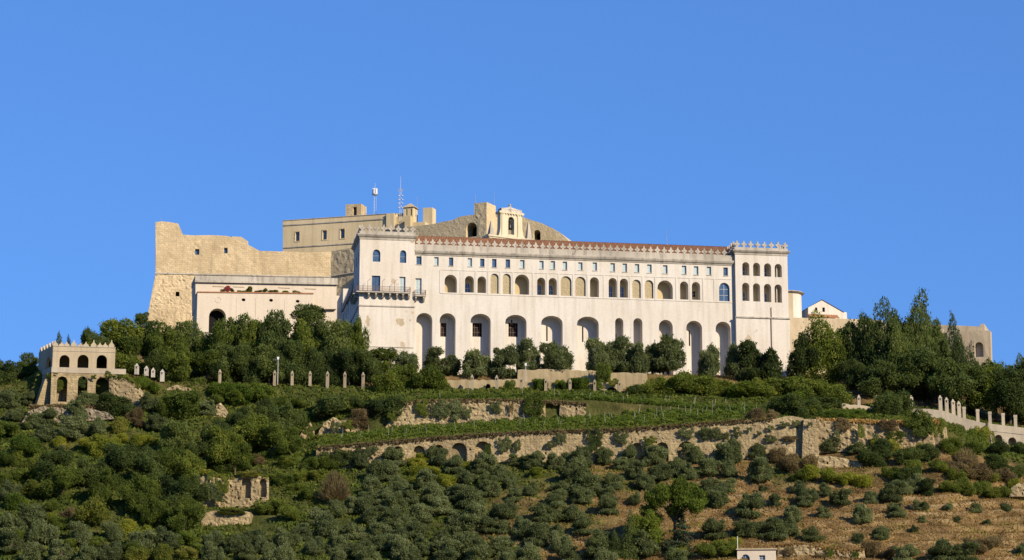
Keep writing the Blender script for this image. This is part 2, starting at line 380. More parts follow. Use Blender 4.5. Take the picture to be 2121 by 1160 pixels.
def build_terrain():
    xs = [-4000, -2000, -1000, -600, -400, -280, -200, -165] + [-140 + k for k in range(281)] + [165, 200, 280, 400, 600, 1000, 2000, 4000]
    ys = [-600, -100, 150, 250, 300, 330, 360, 385, 400, 408] + [414 + .5 * k for k in range(293)] + [565, 572, 580, 590, 600, 620, 640, 670, 700, 760, 850, 1000, 1400, 2200, 4500]
    V = [(x, y, H(x, y)) for y in ys for x in xs]; n = len(xs)
    F = [(j*n+i, j*n+i+1, (j+1)*n+i+1, (j+1)*n+i) for j in range(len(ys)-1) for i in range(n-1)]
    me = bpy.data.meshes.new('hillside'); me.from_pydata(V, [], F); me.materials.append(ground_mat()); me.shade_smooth()
    ca = me.color_attributes.new('zone', 'FLOAT_COLOR', 'POINT')
    cols = np.zeros((len(V), 4), np.float32)
    for k, (x, y, z) in enumerate(V):
        d = dryness(x, y) if 400 < y < 560 and abs(x) < 150 else .3
        ln = 0.0
        if 400 < y < 469 and abs(x) < 150:
            ph = (z + noise.noise(Vector((x * .04, y * .05, 3))) * 2.2) / 1.9; ln = max(0, 1 - abs((ph % 1) - .3) * 6) * max(0, min(1, (d - .45) * 3)) * max(0, min(1, .35 + 1.6*noise.noise(Vector((x*.09, y*.09, 8)))))
        cols[k] = (d, ln, d, 1)
    ca.data.foreach_set('color', cols.ravel())
    o = bpy.data.objects.new('hillside', me); COL.objects.link(o); tag(o, kind='structure')
build_terrain()

# ------------------------------------------------------------------ the white monastery
FA = Frame(742, 519, 742.0001, 519.0000001, 775)
FA.yaw = R(9.0); FA.ex = Vector((math.cos(FA.yaw), math.sin(FA.yaw), 0)); FA.n = Vector((math.sin(FA.yaw), -math.cos(FA.yaw), 0))
mon = FA.root('monastery', 'long cream monastery with two battlemented towers and tall arched niches', 'monastery')
WY = .5; RT = -.35                               # wing plane lies .5 m behind the first tower, second tower .35 m in front of it
def UX(px, py=640, w=0): return FA.q(px, py, w)[0]
def window(parent, loop, y, pane_mat, frame_mat=None, bars=(1, 1), t=.09, name='window'):
    """A framed window set at depth y: frame bars as one mesh, the pane behind them as its sub-part."""
    xs = [p[0] for p in loop]; zs = [p[1] for p in loop]; x0, x1, z0, z1 = min(xs), max(xs), min(zs), max(zs); w, h = x1-x0, z1-z0
    cx, cz = (x0+x1)/2, (z0+z1)/2
    inn = [(cx + (x-cx)*(1-2*t/w), cz + (z-cz)*(1-2*t/h)) for x, z in loop]
    mb = MB().panel(loop, [inn], y, [.06])
    for k in range(1, bars[0] + 1):
        xx = x0 + w*k/(bars[0]+1); top = max([z for x, z in loop if abs(x - xx) < w*.3] or [z1])
        mb.box(xx-t*.4, xx+t*.4, y+.005, y+.05, z0+t, min(top, z1)-t*1.3)
    for k in range(1, bars[1] + 1):
        zz = z0 + h*k/(bars[1]+1); mb.box(x0+t, x1-t, y+.008, y+.052, zz-t*.4, zz+t*.4)
    o = mb.build(name, frame_mat or M['frame'], parent)
    MB().fill(loop, y+.061).build('pane', pane_mat, o)
    return o
ZB = -2.5
# main wing wall
SQ = [(862.3,531,873.4,547.6,1),(899.4,532.5,908.7,549.8,0),(929.8,533.5,938.9,550.4,1),(968.8,534.7,977.8,551.9,0),(994.4,535.9,1003.5,552.5,1),
      (1019.2,536.5,1028.5,553.7,1),(1047.2,537.4,1056.6,554.3,1),(1077.1,538.6,1086.5,555.8,0),(1117.3,540.3,1126.1,556.7,0),(1140.9,540.8,1149.7,557.6,0),
      (1165.6,542,1174.7,558.7,0),(1197.8,543.4,1206.6,559.6,0),(1227.6,543.7,1236.5,560.2,0),(1264.6,545.1,1273.7,562.2,0),(1289.6,545.9,1298.7,563,0),
      (1315,547,1324,563.9,0),(1340.7,547.9,1349.8,565,0),(1373.4,549.4,1382.5,566.4,0),(1412.3,550.5,1421.7,567.8,0),(1437.4,551.6,1446.5,569,0),
      (1464.1,552.5,1472.9,569.5,0),(1498.5,554.2,1507.6,571,1)]
LO = [(920.8,569.4,946.4,605.6,'o'),(963,571.8,981.7,605.6,'w'),(989,572.7,1007,606.5,'o'),(1016,566.9,1033,608,'b'),(1041.3,567.3,1058.1,608.8,'b'),
      (1066.7,569,1096,609.6,'o'),(1112.7,575.2,1129.5,610.8,'w'),(1136.6,576,1153.4,610.8,'w'),(1161.4,572.4,1183.8,612.5,'b'),(1191.8,573.5,1213.1,613,'b'),
      (1222.2,574.4,1240.4,615,'o'),(1260.9,576,1277.7,615.6,'w'),(1284.2,577.2,1300.7,616.2,'w'),(1309.8,579.5,1327.2,617,'b'),(1335.8,580.4,1353.2,617.9,'b'),
      (1362,581.2,1393.3,618.8,'o'),(1408.9,583.2,1425.4,620.2,'o'),(1433.4,584.3,1449.9,620.7,'d'),(1489.7,586,1510.8,623.6,'g')]
NI = [(862.5,648,895.7,None),(910.8,648.7,943.7,'g1'),(974.8,649.8,1016.3,'g2'),(1046.7,652,1090.5,'g3'),(1121,654,1165.3,'s'),(1195.2,655.7,1240,'s'),
      (1274,658.6,1291,'s'),(1311.8,659,1330.3,None),(1364.6,662.3,1393.3,None),(1421.4,664.3,1453.9,'s'),(1482,666.2,1513,None)]
X0, X1 = UX(858, 640, -WY), UX(1524, 640, -WY)
zc = FA.q(900, 529.3, -WY)[1]                    # underside of the cornice
holes, deps = [], []
lo_l, ni_l, sq_l = [], [], []
for a, b, c, d, k in SQ: sq_l.append(FA.rect(a, b, c, d, -WY)); holes.append(sq_l[-1]); deps.append(.34)
LDEP = {'o': 2.3, 'w': 2.1, 'b': .38, 'd': 2.1, 'g': .4}
zl0 = FA.q(1100, 609.9, -WY)[1]
for a, b, c, d, k in LO:
    l = FA.arch(a, b, c, d, -WY); lo_l.append(l); holes.append(l); deps.append(LDEP[k])
ND = 2.5
for a, b, c, k in NI:
    x0, zt = FA.q(a, b, -WY)[0], FA.q((a+c)/2, b, -WY)[1]; x1 = FA.q(c, b, -WY)[0]
    l = arch(x0, x1, -1.8, zt, rise=min((x1-x0)/2, 1.55)); ni_l.append(l); holes.append(l); deps.append(ND)
DOOR3 = FA.rect(860.3, 576.6, 873.4, 609, -WY); holes.append(DOOR3); deps.append(.35)
MB().panel(rect(X0, X1, ZB, zc), holes, WY, deps).build('wall', M['white'], mon)
for l, s in zip(sq_l, SQ):
    w_ = window(mon, l, WY+.34, M['glass'] if s[4] else M['lglass'], M['frame'], (0, 0), .07)
    MB().box(l[0][0]-.1, l[1][0]+.1, WY-.1, WY+.3, l[0][1]-.13, l[0][1]-.003).build('sill', M['trim'], w_)
window(mon, DOOR3, WY+.35, M['lglass'], M['frame'], (1, 1), .12, 'balcony_door')
for l, s in zip(lo_l, LO):
    k = s[4]; xs = [p[0] for p in l]; zs = [p[1] for p in l]; x0, x1, z0, z1 = min(xs), max(xs), min(zs), max(zs); y = WY + LDEP[k]
    if k == 'b': MB().fill(l, y).build('blocked_arch', M['fill'], mon); continue
    if k == 'g': window(mon, l, y, M['glass'], M['grey'], (1, 2), .1); continue
    if k == 'o': MB().fill(l, y).build('loggia_bay', M['ochre'], mon); continue
    h = (z1-z0)
    wl_ = arch(x0+.02*0+.25, x0+.25+(x1-x0)*.62, z0+.1, z0+h*.72) if k == 'w' else rect(x0+.2, x0+(x1-x0)*.75, z0+1.0, z0+h*.62)
    o = MB().panel(l, [wl_], y, [.25]).build('loggia_bay', M['ochre'], mon)
    window(o, wl_, y+.25, M['glass'] if k == 'w' else M['dark'], M['frame'], (1, 1), .08)
for l, s in zip(ni_l, NI):
    xs = [p[0] for p in l]; x0, x1 = min(xs), max(xs); y = WY + ND; k = s[3]; zt = max(p[1] for p in l); w = x1-x0; hs = []
    if k in ('g1', 'g2', 'g3'):
        zt2, zb2 = FA.q(s[0]+10, 668.5, -y)[1], FA.q(s[0]+10, 697.5, -y)[1]
        a = {'g1': 912, 'g2': 978.5, 'g3': 1053}[k]; b = {'g1': 925, 'g2': 998.7, 'g3': 1073}[k]
        hs = [rect(max(x0+.06, FA.q(a, 680, -y)[0]), FA.q(b, 680, -y)[0], zb2, zt2)]
    elif k == 's':
        c = x0 + w*.36; hs = [rect(c-.16, c+.16, zt-5.0, zt-1.6 if w > 3 else zt-3.0)]
    if k == 'g3': hs.append(rect(x0+w*.36, x0+w*.36+.3, zt-1.5, zt-.55))
    o = MB().panel(l, hs, y, [.4]*len(hs)).build('niche', M['white'], mon)
    for j, hl in enumerate(hs):
        if k[0] == 'g' and j == 0: window(o, hl, y+.3, M['dark'], M['iron'], (3, 2), .09)
        else: MB().fill(hl, y+.4).build('slit', M['dark'], o)
# thin raised bands, cornice and parapet of the wing
zs1 = FA.q(1090, 612.3, -WY)[1]
MB().box(X0+5.5, X1-.05, WY-.09, WY-.002, zs1-.14, zs1).build('string_course', M['white'], mon)
for p in (912, 954.5, 985.5, 1011, 1037, 1062.5, 1104, 1133, 1157.5, 1187.5, 1217.5, 1251, 1281, 1305.2, 1331.5, 1357.5, 1401, 1429.2, 1457, 1480):
    x = FA.q(p, 600, -WY)[0]; MB().box(x-.17, x+.17, WY-.07, WY-.002, zs1, zs1+4.9).build('pilaster', M['white'], mon)
MB().box(X0+5.5, X1-.05, WY-.08, WY-.002, zs1+4.902, zs1+5.0).build('string_course', M['white'], mon)
zlm = FA.q(1200, 698, -WY)[1]
zp = FA.q(900, 518.5, -WY)[1]; zt = FA.q(900, 508.3, -WY)[1]
prof = [(WY+.6, zc), (WY-.12, zc), (WY-.2, zc+.22), (WY-.45, zc+.42), (WY-.62, zc+.78), (WY-.62, zc+.95), (WY-.2, zp), (WY+.6, zp)]
def sweep_x(prof, x0, x1):
    n = len(prof); mb = MB(); return mb.add([(x0, y, z) for y, z in prof] + [(x1, y, z) for y, z in prof], [(i, (i+1) % n, (i+1) % n+n, i+n) for i in range(n)] + [tuple(range(n))[::-1], tuple(range(n, 2*n))])
sweep_x(prof, X0+.0, X1).build('cornice', M['trim'], mon)
MB().box(X0+.02, X1-.02, WY-.14, WY+.5, zp, zt).build('parapet', M['trim'], mon)
def merlon_mesh(w, h, t):
    P = [(-.17,0),(.17,0),(.15,.2),(.30,.26),(.47,.36),(.47,.46),(.32,.55),(.2,.57),(.13,.75),(0,1.0)]
    loop = [(x*w, z*h) for x, z in P] + [(-x*w, z*h) for x, z in P[:1:-1][1:]]
    hole = [(x*w, z*h) for x, z in [(-.055,.36),(0,.29),(.055,.36),(0,.43)]]
    mb = MB(); vs, tr = tri2d(loop, [hole])
    mb.add([(x, -t/2, z) for x, z in vs], tr); mb.add([(x, t/2, z) for x, z in vs], [q[::-1] for q in tr])
    n = len(loop); mb.add([(x, -t/2, z) for x, z in loop] + [(x, t/2, z) for x, z in loop], [((i+1) % n, i, i+n, (i+1) % n+n) for i in range(n)])
    m = len(hole); mb.add([(x, -t/2, z) for x, z in hole] + [(x, t/2, z) for x, z in hole], [(i, (i+1) % m, (i+1) % m+m, i+m) for i in range(m)])
    o = mb.build('merlon', M['trim'], mon); return o
mer = merlon_mesh(1.32, 1.58, .4); first = [True]
def put_merlon(x, y, z, rz=0):
    o = mer if first[0] else link_copy(mer, mon); first[0] = False
    o.location = (x, y, z); o.rotation_euler = (random.uniform(-.02, .02), random.uniform(-.02, .02), rz); s = random.uniform(.95, 1.04); o.scale = (s, 1, random.uniform(.95, 1.04))
nm = 47
for k in range(nm): put_merlon(X0 + .9 + (X1 - X0 - 1.7) * k / (nm-1), WY+.2, zt)
MB().box(X0+.02, X1-.02, WY+.05, WY+.35, zt, zt+.16).build('merlon_base', M['trim'], mon)
# tiled roof with a wavy surface of barrel tiles
def tiled(x0, x1, y0, z0, y1, z1, pitch=.36, rows=12):
    mb = MB(); n = int((x1-x0)/pitch)*4; vs = []
    for j in range(rows+1):
        t = j/rows
        for s in (0, 1):
            if (j == 0 and s == 0) or (j == rows and s == 1): continue
            for i in range(n+1):
                x = x0 + (x1-x0)*i/n; vs.append((x, y0+(y1-y0)*t, z0+(z1-z0)*t + .09*math.cos(2*math.pi*i/4) + (.05 if s == 1 else 0)))
    m = n+1; rws = len(vs)//m
    mb.add(vs, [(r*m+i, r*m+i+1, (r+1)*m+i+1, (r+1)*m+i) for r in range(rws-1) for i in range(n)]); return mb
RD = 7.0; zr = FA.q(900, 489.5, -(WY+RD))[1]
rt = tiled(X0-.3, X1+.3, WY+.55, zt-.15, WY+RD, zr).build('roof_tiles', M['tile'], mon); rt['kind'] = 'stuff'
MB().add([(X0, WY+RD, zr), (X1, WY+RD, zr), (X1, WY+RD*2, zc), (X0, WY+RD*2, zc)], [(0, 1, 2, 3)]).build('roof', M['tile'], mon)
MB().box(X0, X1, WY+13.8, WY+14.2, ZB, zc).build('wall', M['white'], mon)
for p in (878, 1190, 1508):
    a, z = FA.q(p, 526, -WY); MB().tube((a-.35, WY-.5, z-.3), (a+.25, WY-1.0, z+.75), .05, .04).build('flag_bracket', M['iron'], mon)
# left tower
LW = UX(858, 640) + .02
ztc = FA.q(800, 497, 0)[1]; ztt = FA.q(800, 479.8, 0)[1]
h1 = [FA.arch(771.6,517,788,541.8), FA.arch(828,518.5,841.7,544.3), FA.rect(770,571.3,787.7,607), FA.rect(827,573.5,840,609)]
h1[2] = rect(h1[2][0][0], h1[2][1][0], h1[2][0][1], h1[2][2][1])
MB().panel(rect(0, LW, ZB, ztc), h1, 0, [.35]*4).build('wall', M['whitep'], mon)['label'] = 'corner tower face with peeling plaster patches'
window(mon, h1[0], .35, M['glass'], M['grey'], (0, 1), .08); window(mon, h1[1], .35, M['glass'], M['grey'], (0, 1), .08)
window(mon, h1[2], .35, M['glass'], M['wood'], (1, 0), .08, 'balcony_door'); window(mon, h1[3], .35, M['lglass'], M['frame'], (1, 1), .12, 'balcony_door')
TD = 13.0
MB().add([(LW, 0, ZB), (LW, WY, ZB), (LW, WY, ztc), (LW, 0, ztc)], [(0, 1, 2, 3)]).add([(LW, WY+.0, zp), (LW, TD, zp), (LW, TD, ztc), (LW, WY, ztc)], [(0, 1, 2, 3)])\
    .add([(0, TD, ZB), (LW, TD, ZB), (LW, TD, ztc), (0, TD, ztc)], [(3, 2, 1, 0)]).add([(0, 0, ztc), (LW, 0, ztc), (LW, TD, ztc), (0, TD, ztc)], [(0, 1, 2, 3)]).build('wall', M['white'], mon)
def ring(x0, x1, y0, y1, prof, name, mat, parent):   # a moulding carried round a rectangular block; prof = (out, z)
    mb = MB(); n = len(prof); vs = []
    for cx_, cy_, sx_, sy_ in ((x0,y0,-1,-1),(x1,y0,1,-1),(x1,y1,1,1),(x0,y1,-1,1)):
        vs += [(cx_+sx_*o, cy_+sy_*o, z) for o, z in prof]
    fs = [(c*n+i, ((c+1) % 4)*n+i, ((c+1) % 4)*n+i+1, c*n+i+1) for c in range(4) for i in range(n-1)]
    return mb.add(vs, fs).build(name, mat, parent)
def tower_top(x0, x1, y0, y1, z0, z1, nx, ny):
    h = z1-z0
    ring(x0, x1, y0, y1, [(-.2, z0-.002), (.1, z0), (.12, z0+h*.2), (.38, z0+h*.34), (.58, z0+h*.52), (.58, z0+h*.62), (.12, z0+h*.68), (.12, z1), (-.35, z1), (-.35, z0)], 'cornice', M['trim'], mon)
    for k in range(nx): put_merlon(x0 + .45 + (x1-x0-.9)*k/(nx-1), y0+.12, z1)
    for k in range(1, ny):
        put_merlon(x0+.12, y0 + .2 + (y1-y0-.4)*k/(ny-1), z1, math.pi/2); put_merlon(x1-.12, y0 + .2 + (y1-y0-.4)*k/(ny-1), z1, math.pi/2)
tower_top(0, LW, 0, TD, ztc, ztt, 8, 9)
zs2 = FA.q(800, 633.5)[1]; zs3 = FA.q(800, 718)[1]
MB().box(-.15, LW+.12, -.18, -.002, zs2-.2, zs2+.05).build('string_course', M['trim'], mon); MB().box(-.1, LW-.1, -.12, -.002, zs3-.15, zs3).build('string_course', M['trim'], mon)
def plaster_patch(px, py, w, h, seed):           # plaster fallen away, leaving the rough coat
    rnd = random.Random(seed); x, z = FA.q(px, py); mb = MB()
    for k in range(3):
        cx_, cz_ = x + rnd.uniform(-w, w)*.35, z + rnd.uniform(-h, h)*.35; l = []
        for t in range(14):
            a = 2*math.pi*t/14; r = rnd.uniform(.5, 1.1); l.append((cx_ + w*.34*r*math.cos(a), cz_ + h*.36*r*math.sin(a)))
        mb.fill(l, -.004 - .004*k)
    mb.build('bare_patch', M['pale'], mon)
plaster_patch(765, 668, 1.5, 2.4, 1); plaster_patch(826, 672, 2.0, 1.9, 2); plaster_patch(850, 664, .5, .5, 3)
# balconies
def balcony(pl, pr, yy, y_slab, brk, side=0):
    x0, x1 = FA.q(pl, y_slab)[0], FA.q(pr, y_slab)[0]; zz = FA.q((pl+pr)/2, y_slab)[1]; D = 1.25
    b = MB().box(x0, x1, yy-D, yy-.003, zz-.22, zz).build('balcony', M['trim'], mon)
    for p in brk:
        x = FA.q(p, y_slab)[0]
        MB().extrude([(-D+.15, 0), (-D+.15, -.35), (-.55, -.95), (0, -1.0), (0, 0)][::-1], x-.19, x+.19).build('bracket', M['trim'], b)
        o = b.children[-1]
        for v in o.data.vertices: v.co = Vector((v.co.y, yy + v.co.x - .003, zz - .222 + v.co.z))
        o.data.flip_normals()
    mb = MB(); hgt = 1.15
    mb.box(x0, x1, yy-D+.04, yy-D+.09, zz+hgt-.06, zz+hgt); mb.box(x0, x1, yy-D+.04, yy-D+.09, zz+.1, zz+.15); mb.box(x0, x1, yy-D+.045, yy-D+.085, zz+.55, zz+.6)
    for xx in (x0+.02, x1-.07): mb.box(xx, xx+.05, yy-D+.09, yy-.05, zz+hgt-.06, zz+hgt); mb.box(xx, xx+.05, yy-D+.09, yy-.05, zz+.1, zz+.15)
    n = int((x1-x0)/.2)
    for k in range(n+1): x = x0+.03+(x1-x0-.06)*k/n; mb.box(x-.02, x+.02, yy-D+.05, yy-D+.08, zz, zz+hgt-.05)
    for k in range(6):
        y = yy-D+.2+k*.17
        for xx in (x0+.03, x1-.06): mb.box(xx, xx+.03, y-.015, y+.015, zz, zz+hgt-.05)
    mb.build('railing', M['iron'], b)
    return b, zz, x0, x1
bal, zz, bx0, bx1 = balcony(737, 849, 0, 606.5, (763, 778, 792.5, 807, 821.5, 834, 846))
for p in (760.5, 790.5, 816):
    x = FA.q(p, 590)[0]; MB().tube((x, -1.2, zz), (x, -1.2, zz+2.2), .04, .04).tube((x, -1.2, zz+2.2), (x+.55, -1.25, zz+2.7), .04, .03).build('lamp_bracket', M['iron'], bal)
balcony(859, 881.5, WY, 613, (861, 877.5))
# side of the left tower and the lower wing that runs back
SL = 38.0
def side_wall(y0, y1, z1, holes_spec, mat, name='wall'):
    """A wall in the x = 0 plane from depth y0 to y1; openings given as (depth, sill, width, height)."""
    hs = [rect(-(d+w/2), -(d-w/2), s, s+h) for d, s, w, h in holes_spec]
    mb = MB().panel(rect(-y1, -y0, ZB-6, z1), hs, 0, [.35]*len(hs))
    mb.v = [(y, -x, z) for x, y, z in mb.v]
    mb.build(name, mat, mon)
    for h in hs:
        w_ = window(mon, h, .35, M['dark'] if random.random() < .7 else M['glass'], M['wood'], (0, 0), .08)
        for ob in [w_] + list(w_.children):
            for v in ob.data.vertices: v.co = Vector((v.co.y, -v.co.x, v.co.z))
z1w, z2w = h1[0][0][1], h1[2][0][1]
side_wall(.0, TD, ztc, [(d, z, 1.3, 2.4) for d in (3, 7, 11) for z in (z1w, z2w+.4, 9.5, 3.5)], M['white'])
zsw = 21.5
side_wall(TD, SL, zsw, [(d, z, 1.2, 2.1) for d in range(16, 38, 4) for z in (17.6, 13, 8, 3)], M['white'])
MB().add([(0, TD, zsw), (9, TD, zsw+3), (9, SL, zsw+3), (0, SL, zsw)], [(0, 1, 2, 3)]).build('roof', M['tile'], mon)
for k in range(22): put_merlon(.12, TD+.8+k*1.12, zsw, math.pi/2)
MB().box(-.3, -.002, TD, SL, zsw-.9, zsw-.02).build('cornice', M['trim'], mon)
for z in (zs2, 9.0): MB().box(-.15, -.002, .1, SL, z-.2, z).build('string_course', M['trim'], mon)
bz = 26.0
side_wall(SL, SL+15, bz, [(SL+d, z, 1.4, 2.6) for d in (4, 10) for z in (21, 16, 10)], M['white'])
MB().add([(0, SL, 15), (14, SL, 15), (14, SL, bz), (0, SL, bz)], [(0, 1, 2, 3)]).add([(0, SL, bz), (14, SL, bz), (14, SL+15, bz), (0, SL+15, bz)], [(0, 1, 2, 3)])\
    .add([(14, SL, 15), (14, SL+15, 15), (14, SL+15, bz), (14, SL, bz)], [(0, 1, 2, 3)]).build('wall', M['white'], mon)
bs = MB().box(-1.2, -.003, 1.2, 8.8, zz-.22, zz).build('balcony', M['trim'], mon)
mb = MB().box(-1.15, -1.1, 1.2, 8.8, zz+1.05, zz+1.1).box(-1.15, -1.1, 1.2, 8.8, zz+.1, zz+.15)
for k in range(70): mb.box(-1.14, -1.11, 1.25+k*.2, 1.28+k*.2, zz, zz+1.06)
mb.build('railing', M['iron'], bs)
for k in range(4): MB().box(-.95, -.004, 1.6+k*2.2, 1.95+k*2.2, zz-.95, zz-.222).build('bracket', M['trim'], bs)
# right tower
w = -RT
A, B = FA.q(1523.8, 600, w)[0], FA.q(1631.4, 560, w)[0]; zrc = FA.q(1577, 528.5, w)[1]; zrt = FA.q(1577, 513.5, w)[1]; zst = FA.q(1577, 658, w)[1]
hr, hk = [], []
for row, (yt, yb) in enumerate(((543.2, 570.3), (585.8, 623.0))):
    for j, (xl, xr) in enumerate(((1537.8, 1551.8), (1560.2, 1574), (1583, 1597), (1605, 1619))):
        hr.append(FA.arch(xl, yt+j*1.2, xr, yb+j*1.2, w)); hk.append((row, j))
TDp = 2.0
MB().panel(rect(A, B, zst, zrc), hr, RT, [TDp]*8).build('wall', M['white'], mon)
for l, (row, j) in zip(hr, hk):
    xs = [p[0] for p in l]; zs_ = [p[1] for p in l]; x0, x1, z0, z1 = min(xs), max(xs), min(zs_), max(zs_); y = RT+TDp
    if j in (0, 2):
        hl = arch(x0+.08, x0+.08+(x1-x0)*.72, z0+.08, z0+(z1-z0)*(.88 if row == 0 else .62))
        o = MB().panel(l, [hl], y, [.2]).build('loggia_bay', M['ochre'], mon); window(o, hl, y+.2, M['glass'], M['frame'], (1, 1), .09)
    else:
        o = MB().fill(l, y).build('loggia_bay', M['ochre'], mon)
        if j == 3: MB().lathe([(.11, z0), (.11, z1-.5), (.14, z1-.45), (.14, z1-.3)], x0+(x1-x0)*.45, RT+1.0, 8).build('column', M['white'], o)
B2 = FA.q(1637, 720, w+.3)[0]; A2 = A-.12
MB().box(A2, B2, RT-.3, RT+15, ZB-2, zst-.002).build('wall', M['whitep'], mon)
MB().add([(A, RT, zst), (A, RT+15, zst), (A, RT+15, zrc), (A, RT, zrc)], [(3, 2, 1, 0)]).add([(B, RT, zst), (B, RT+15, zst), (B, RT+15, zrc), (B, RT, zrc)], [(0, 1, 2, 3)])\
    .add([(A, RT+15, zst), (B, RT+15, zst), (B, RT+15, zrc), (A, RT+15, zrc)], [(3, 2, 1, 0)]).add([(A, RT, zrc), (B, RT, zrc), (B, RT+15, zrc), (A, RT+15, zrc)], [(0, 1, 2, 3)]).build('wall', M['white'], mon)
tower_top(A, B, RT, RT+15, zrc, zrt, 8, 10)
MB().box(A2-.15, B2+.15, RT-.55, RT+.0-.002, zst-.22, zst+.06).build('string_course', M['trim'], mon)
xd = FA.q(1597, 700, w)[0]
MB().tube((xd, RT-.4, ZB), (xd, RT-.4, zst-.1), .09, .09).tube((xd+.15, RT-.1, zst+.1), (xd+.15, RT-.1, zst+2.3), .08, .08).build('drain_pipe', M['iron'], mon)

# ------------------------------------------------------------------ bell gable of the church
FB = Frame(1010, 540, 1112, 546, 500)
bel = FB.root('bell_gable', 'yellow bell gable with two small obelisks rising behind the tiled roof', 'bell gable')
q = FB.q
ba, bb = q(1013, 485), q(1108, 487); zb0 = q(1060, 520)[1]
MB().box(ba[0], bb[0], 0, 2.4, zb0, ba[1]-.45).build('base', M['belfry'], bel)
MB().box(ba[0]-.3, bb[0]+.25, -.35, 2.7, ba[1]-.45, ba[1]-.05).box(ba[0]-.1, bb[0]+.1, -.15, 2.5, ba[1]-.75, ba[1]-.453).build('ledge', M['belfry'], bel)
for p in (1017, 1030, 1044, 1058, 1066, 1090, 1103):
    x = q(p, 490)[0]; MB().box(x-.22, x+.22, -.12, -.002, zb0, ba[1]-.76).build('pilaster', M['belfry'], bel)
zl = ba[1]-.05; xl, xr = q(1038, 460)[0], q(1083, 460)[0]; zk = q(1060, 443)[1]
xa, xb = q(1032.5, 482)[0], q(1092, 482)[0]
def volute(x_out, x_in, n=7): return [(x_in + (x_out-x_in)*(1-math.sin(math.pi/2*k/n)), zl + (zk-zl)*.55*(1-math.cos(math.pi/2*k/n))) for k in range(n+1)]
lo = [(xa, zl), (xb, zl)] + volute(xb, xr)[1:] + [(xr, zk), (xl, zk)] + volute(xa, xl)[::-1][:-1]
op = FB.arch(1054.2, 449.5, 1066.5, 484.5); op = [(x, max(z, zl+.05)) for x, z in op]
MB().panel(lo, [op], .3, [1.4], ends=1.4).build('wall', M['belfry'], bel)
MB().panel(lo, [op], 1.7, []).build('wall', M['belfry'], bel)
for xc in (xl+.75, xr-.75): MB().box(xc-.42, xc+.42, .14, .298, zl, zk-.01).build('pilaster', M['belfry'], bel)
zk2 = q(1060, 439)[1]; zk3 = q(1060, 434)[1]; zk4 = q(1060, 430)[1]; zf = q(1060, 421)[1]; cxg = (xl+xr)/2
MB().box(xl-.35, xr+.35, .0, 2.0, zk, zk2).build('cornice', M['belfry'], bel)
for k in range(9): x = xl + (xr-xl)*k/8; MB().box(x-.1, x+.1, .02, .29, zk-.25, zk-.003).build('dentil', M['belfry'], bel)
MB().frustum(cxg, 1.0, zk2, zk3, (xr-xl)/2-.05, .95, (xr-xl)/2-.25, .8).frustum(cxg, 1.0, zk3, zk3+.18, (xr-xl)/2-.15, .85, (xr-xl)/2-.2, .8).frustum(cxg, 1.0, zk3+.18, zk3+.45, (xr-xl)/2-.55, .6, .95, .5).frustum(cxg, 1.0, zk3+.45, zk4+.15, .95, .5, .5, .4).build('attic', M['trim'], bel)
MB().lathe([(.55, zk4), (.4, zk4+.25), (.26, zk4+.5), (.2, zf-.42), (.32, zf-.2), (.2, zf), (0, zf+.05)], cxg, 1.0).build('finial', M['trim'], bel)
for p, pt in ((1021, 456), (1098.5, 458)):
    x, z0 = q(p, 480)[0], zl; z1 = q(p, pt)[1]
    MB().box(x-.75, x+.75, .1, 1.6, z0, z0+.35).frustum(x, .85, z0+.35, z1, .6, .6, .1, .1).build('obelisk', M['trim'], bel)
xc = (op[0][0]+op[1][0])/2; zc_ = q(1060, 470)[1]
MB().lathe([(.05, zc_+1.0), (.3, zc_+.9), (.36, zc_+.5), (.42, zc_+.1), (.58, zc_-.35), (.5, zc_-.35)], xc, 1.0).box(xc-.6, xc+.6, .92, 1.08, zc_+1.0, zc_+1.15).build('bell', M['bronze'], bel, True)
MB().lathe([(.04, zc_+2.1), (.2, zc_+2.0), (.25, zc_+1.6), (.38, zc_+1.25), (.3, zc_+1.25)], xc, 1.0).box(xc-.6, xc+.6, .94, 1.06, zc_+2.1, zc_+2.2).build('bell', M['bronze'], bel, True)
# church body under the gable
MB().box(ba[0]-8, bb[0]+10, 2.6, 16, zb0-16, zb0+.2).build('church_wall', M['pale'], bel)

# ------------------------------------------------------------------ the castle
FC = Frame(322, 600, 690, 606, 680)
cas = FC.root('castle', 'huge yellow tuff castle with sloping bastion towering behind the white monastery', 'castle')
def in_frame(o, F):                               # place a part built in frame F under the castle, whose own frame is FC
    d = F.O - FC.O; c, s_ = math.cos(-FC.yaw), math.sin(-FC.yaw)
    o.location = (d.x*c - d.y*s_, d.x*s_ + d.y*c, d.z); o.rotation_euler = (0, 0, F.yaw - FC.yaw); return o
up = FC.poly([(322,566),(690,574),(692,521),(640,522),(590,521),(537,519.5),(524,512),(505,503),(487,494),(470,488.5),(440,487),(400,487.5),(379,486),(374,474),(369,463),(352,460),(336,458.5),(322,460)])
hc = [FC.rect(404,516,413,527.5), FC.rect(464,513.5,471.5,524.5)]
MB().panel(up, hc, 0, [1.0]*2, ends=9, rough=.09, step=.9).build('bastion_wall', M['tuff'], cas)
for h in hc: MB().fill(h, .7).build('window', M['glass'], cas)
zco = FC.q(322, 566)[1]
bt = lambda z: max(0, (zco - z)) * .17
lw = FC.poly([(303,680),(322,567),(690,575.5)]); zb_ = FC.q(322, 700)[1]
lw = [(lw[0][0], zb_), (FC.len+1, zb_), (FC.len+1, lw[2][1]), (lw[1][0], lw[1][1])]
lw[0] = (FC.q(300, 690)[0]-.2, zb_)
hb = FC.rect(363.5, 605.5, 371.5, 615.5)
MB().panel(lw, [hb], 0, [1.2], ends=9, rough=.2, step=.42, batter=bt).build('bastion_slope', M['tuff'], cas)
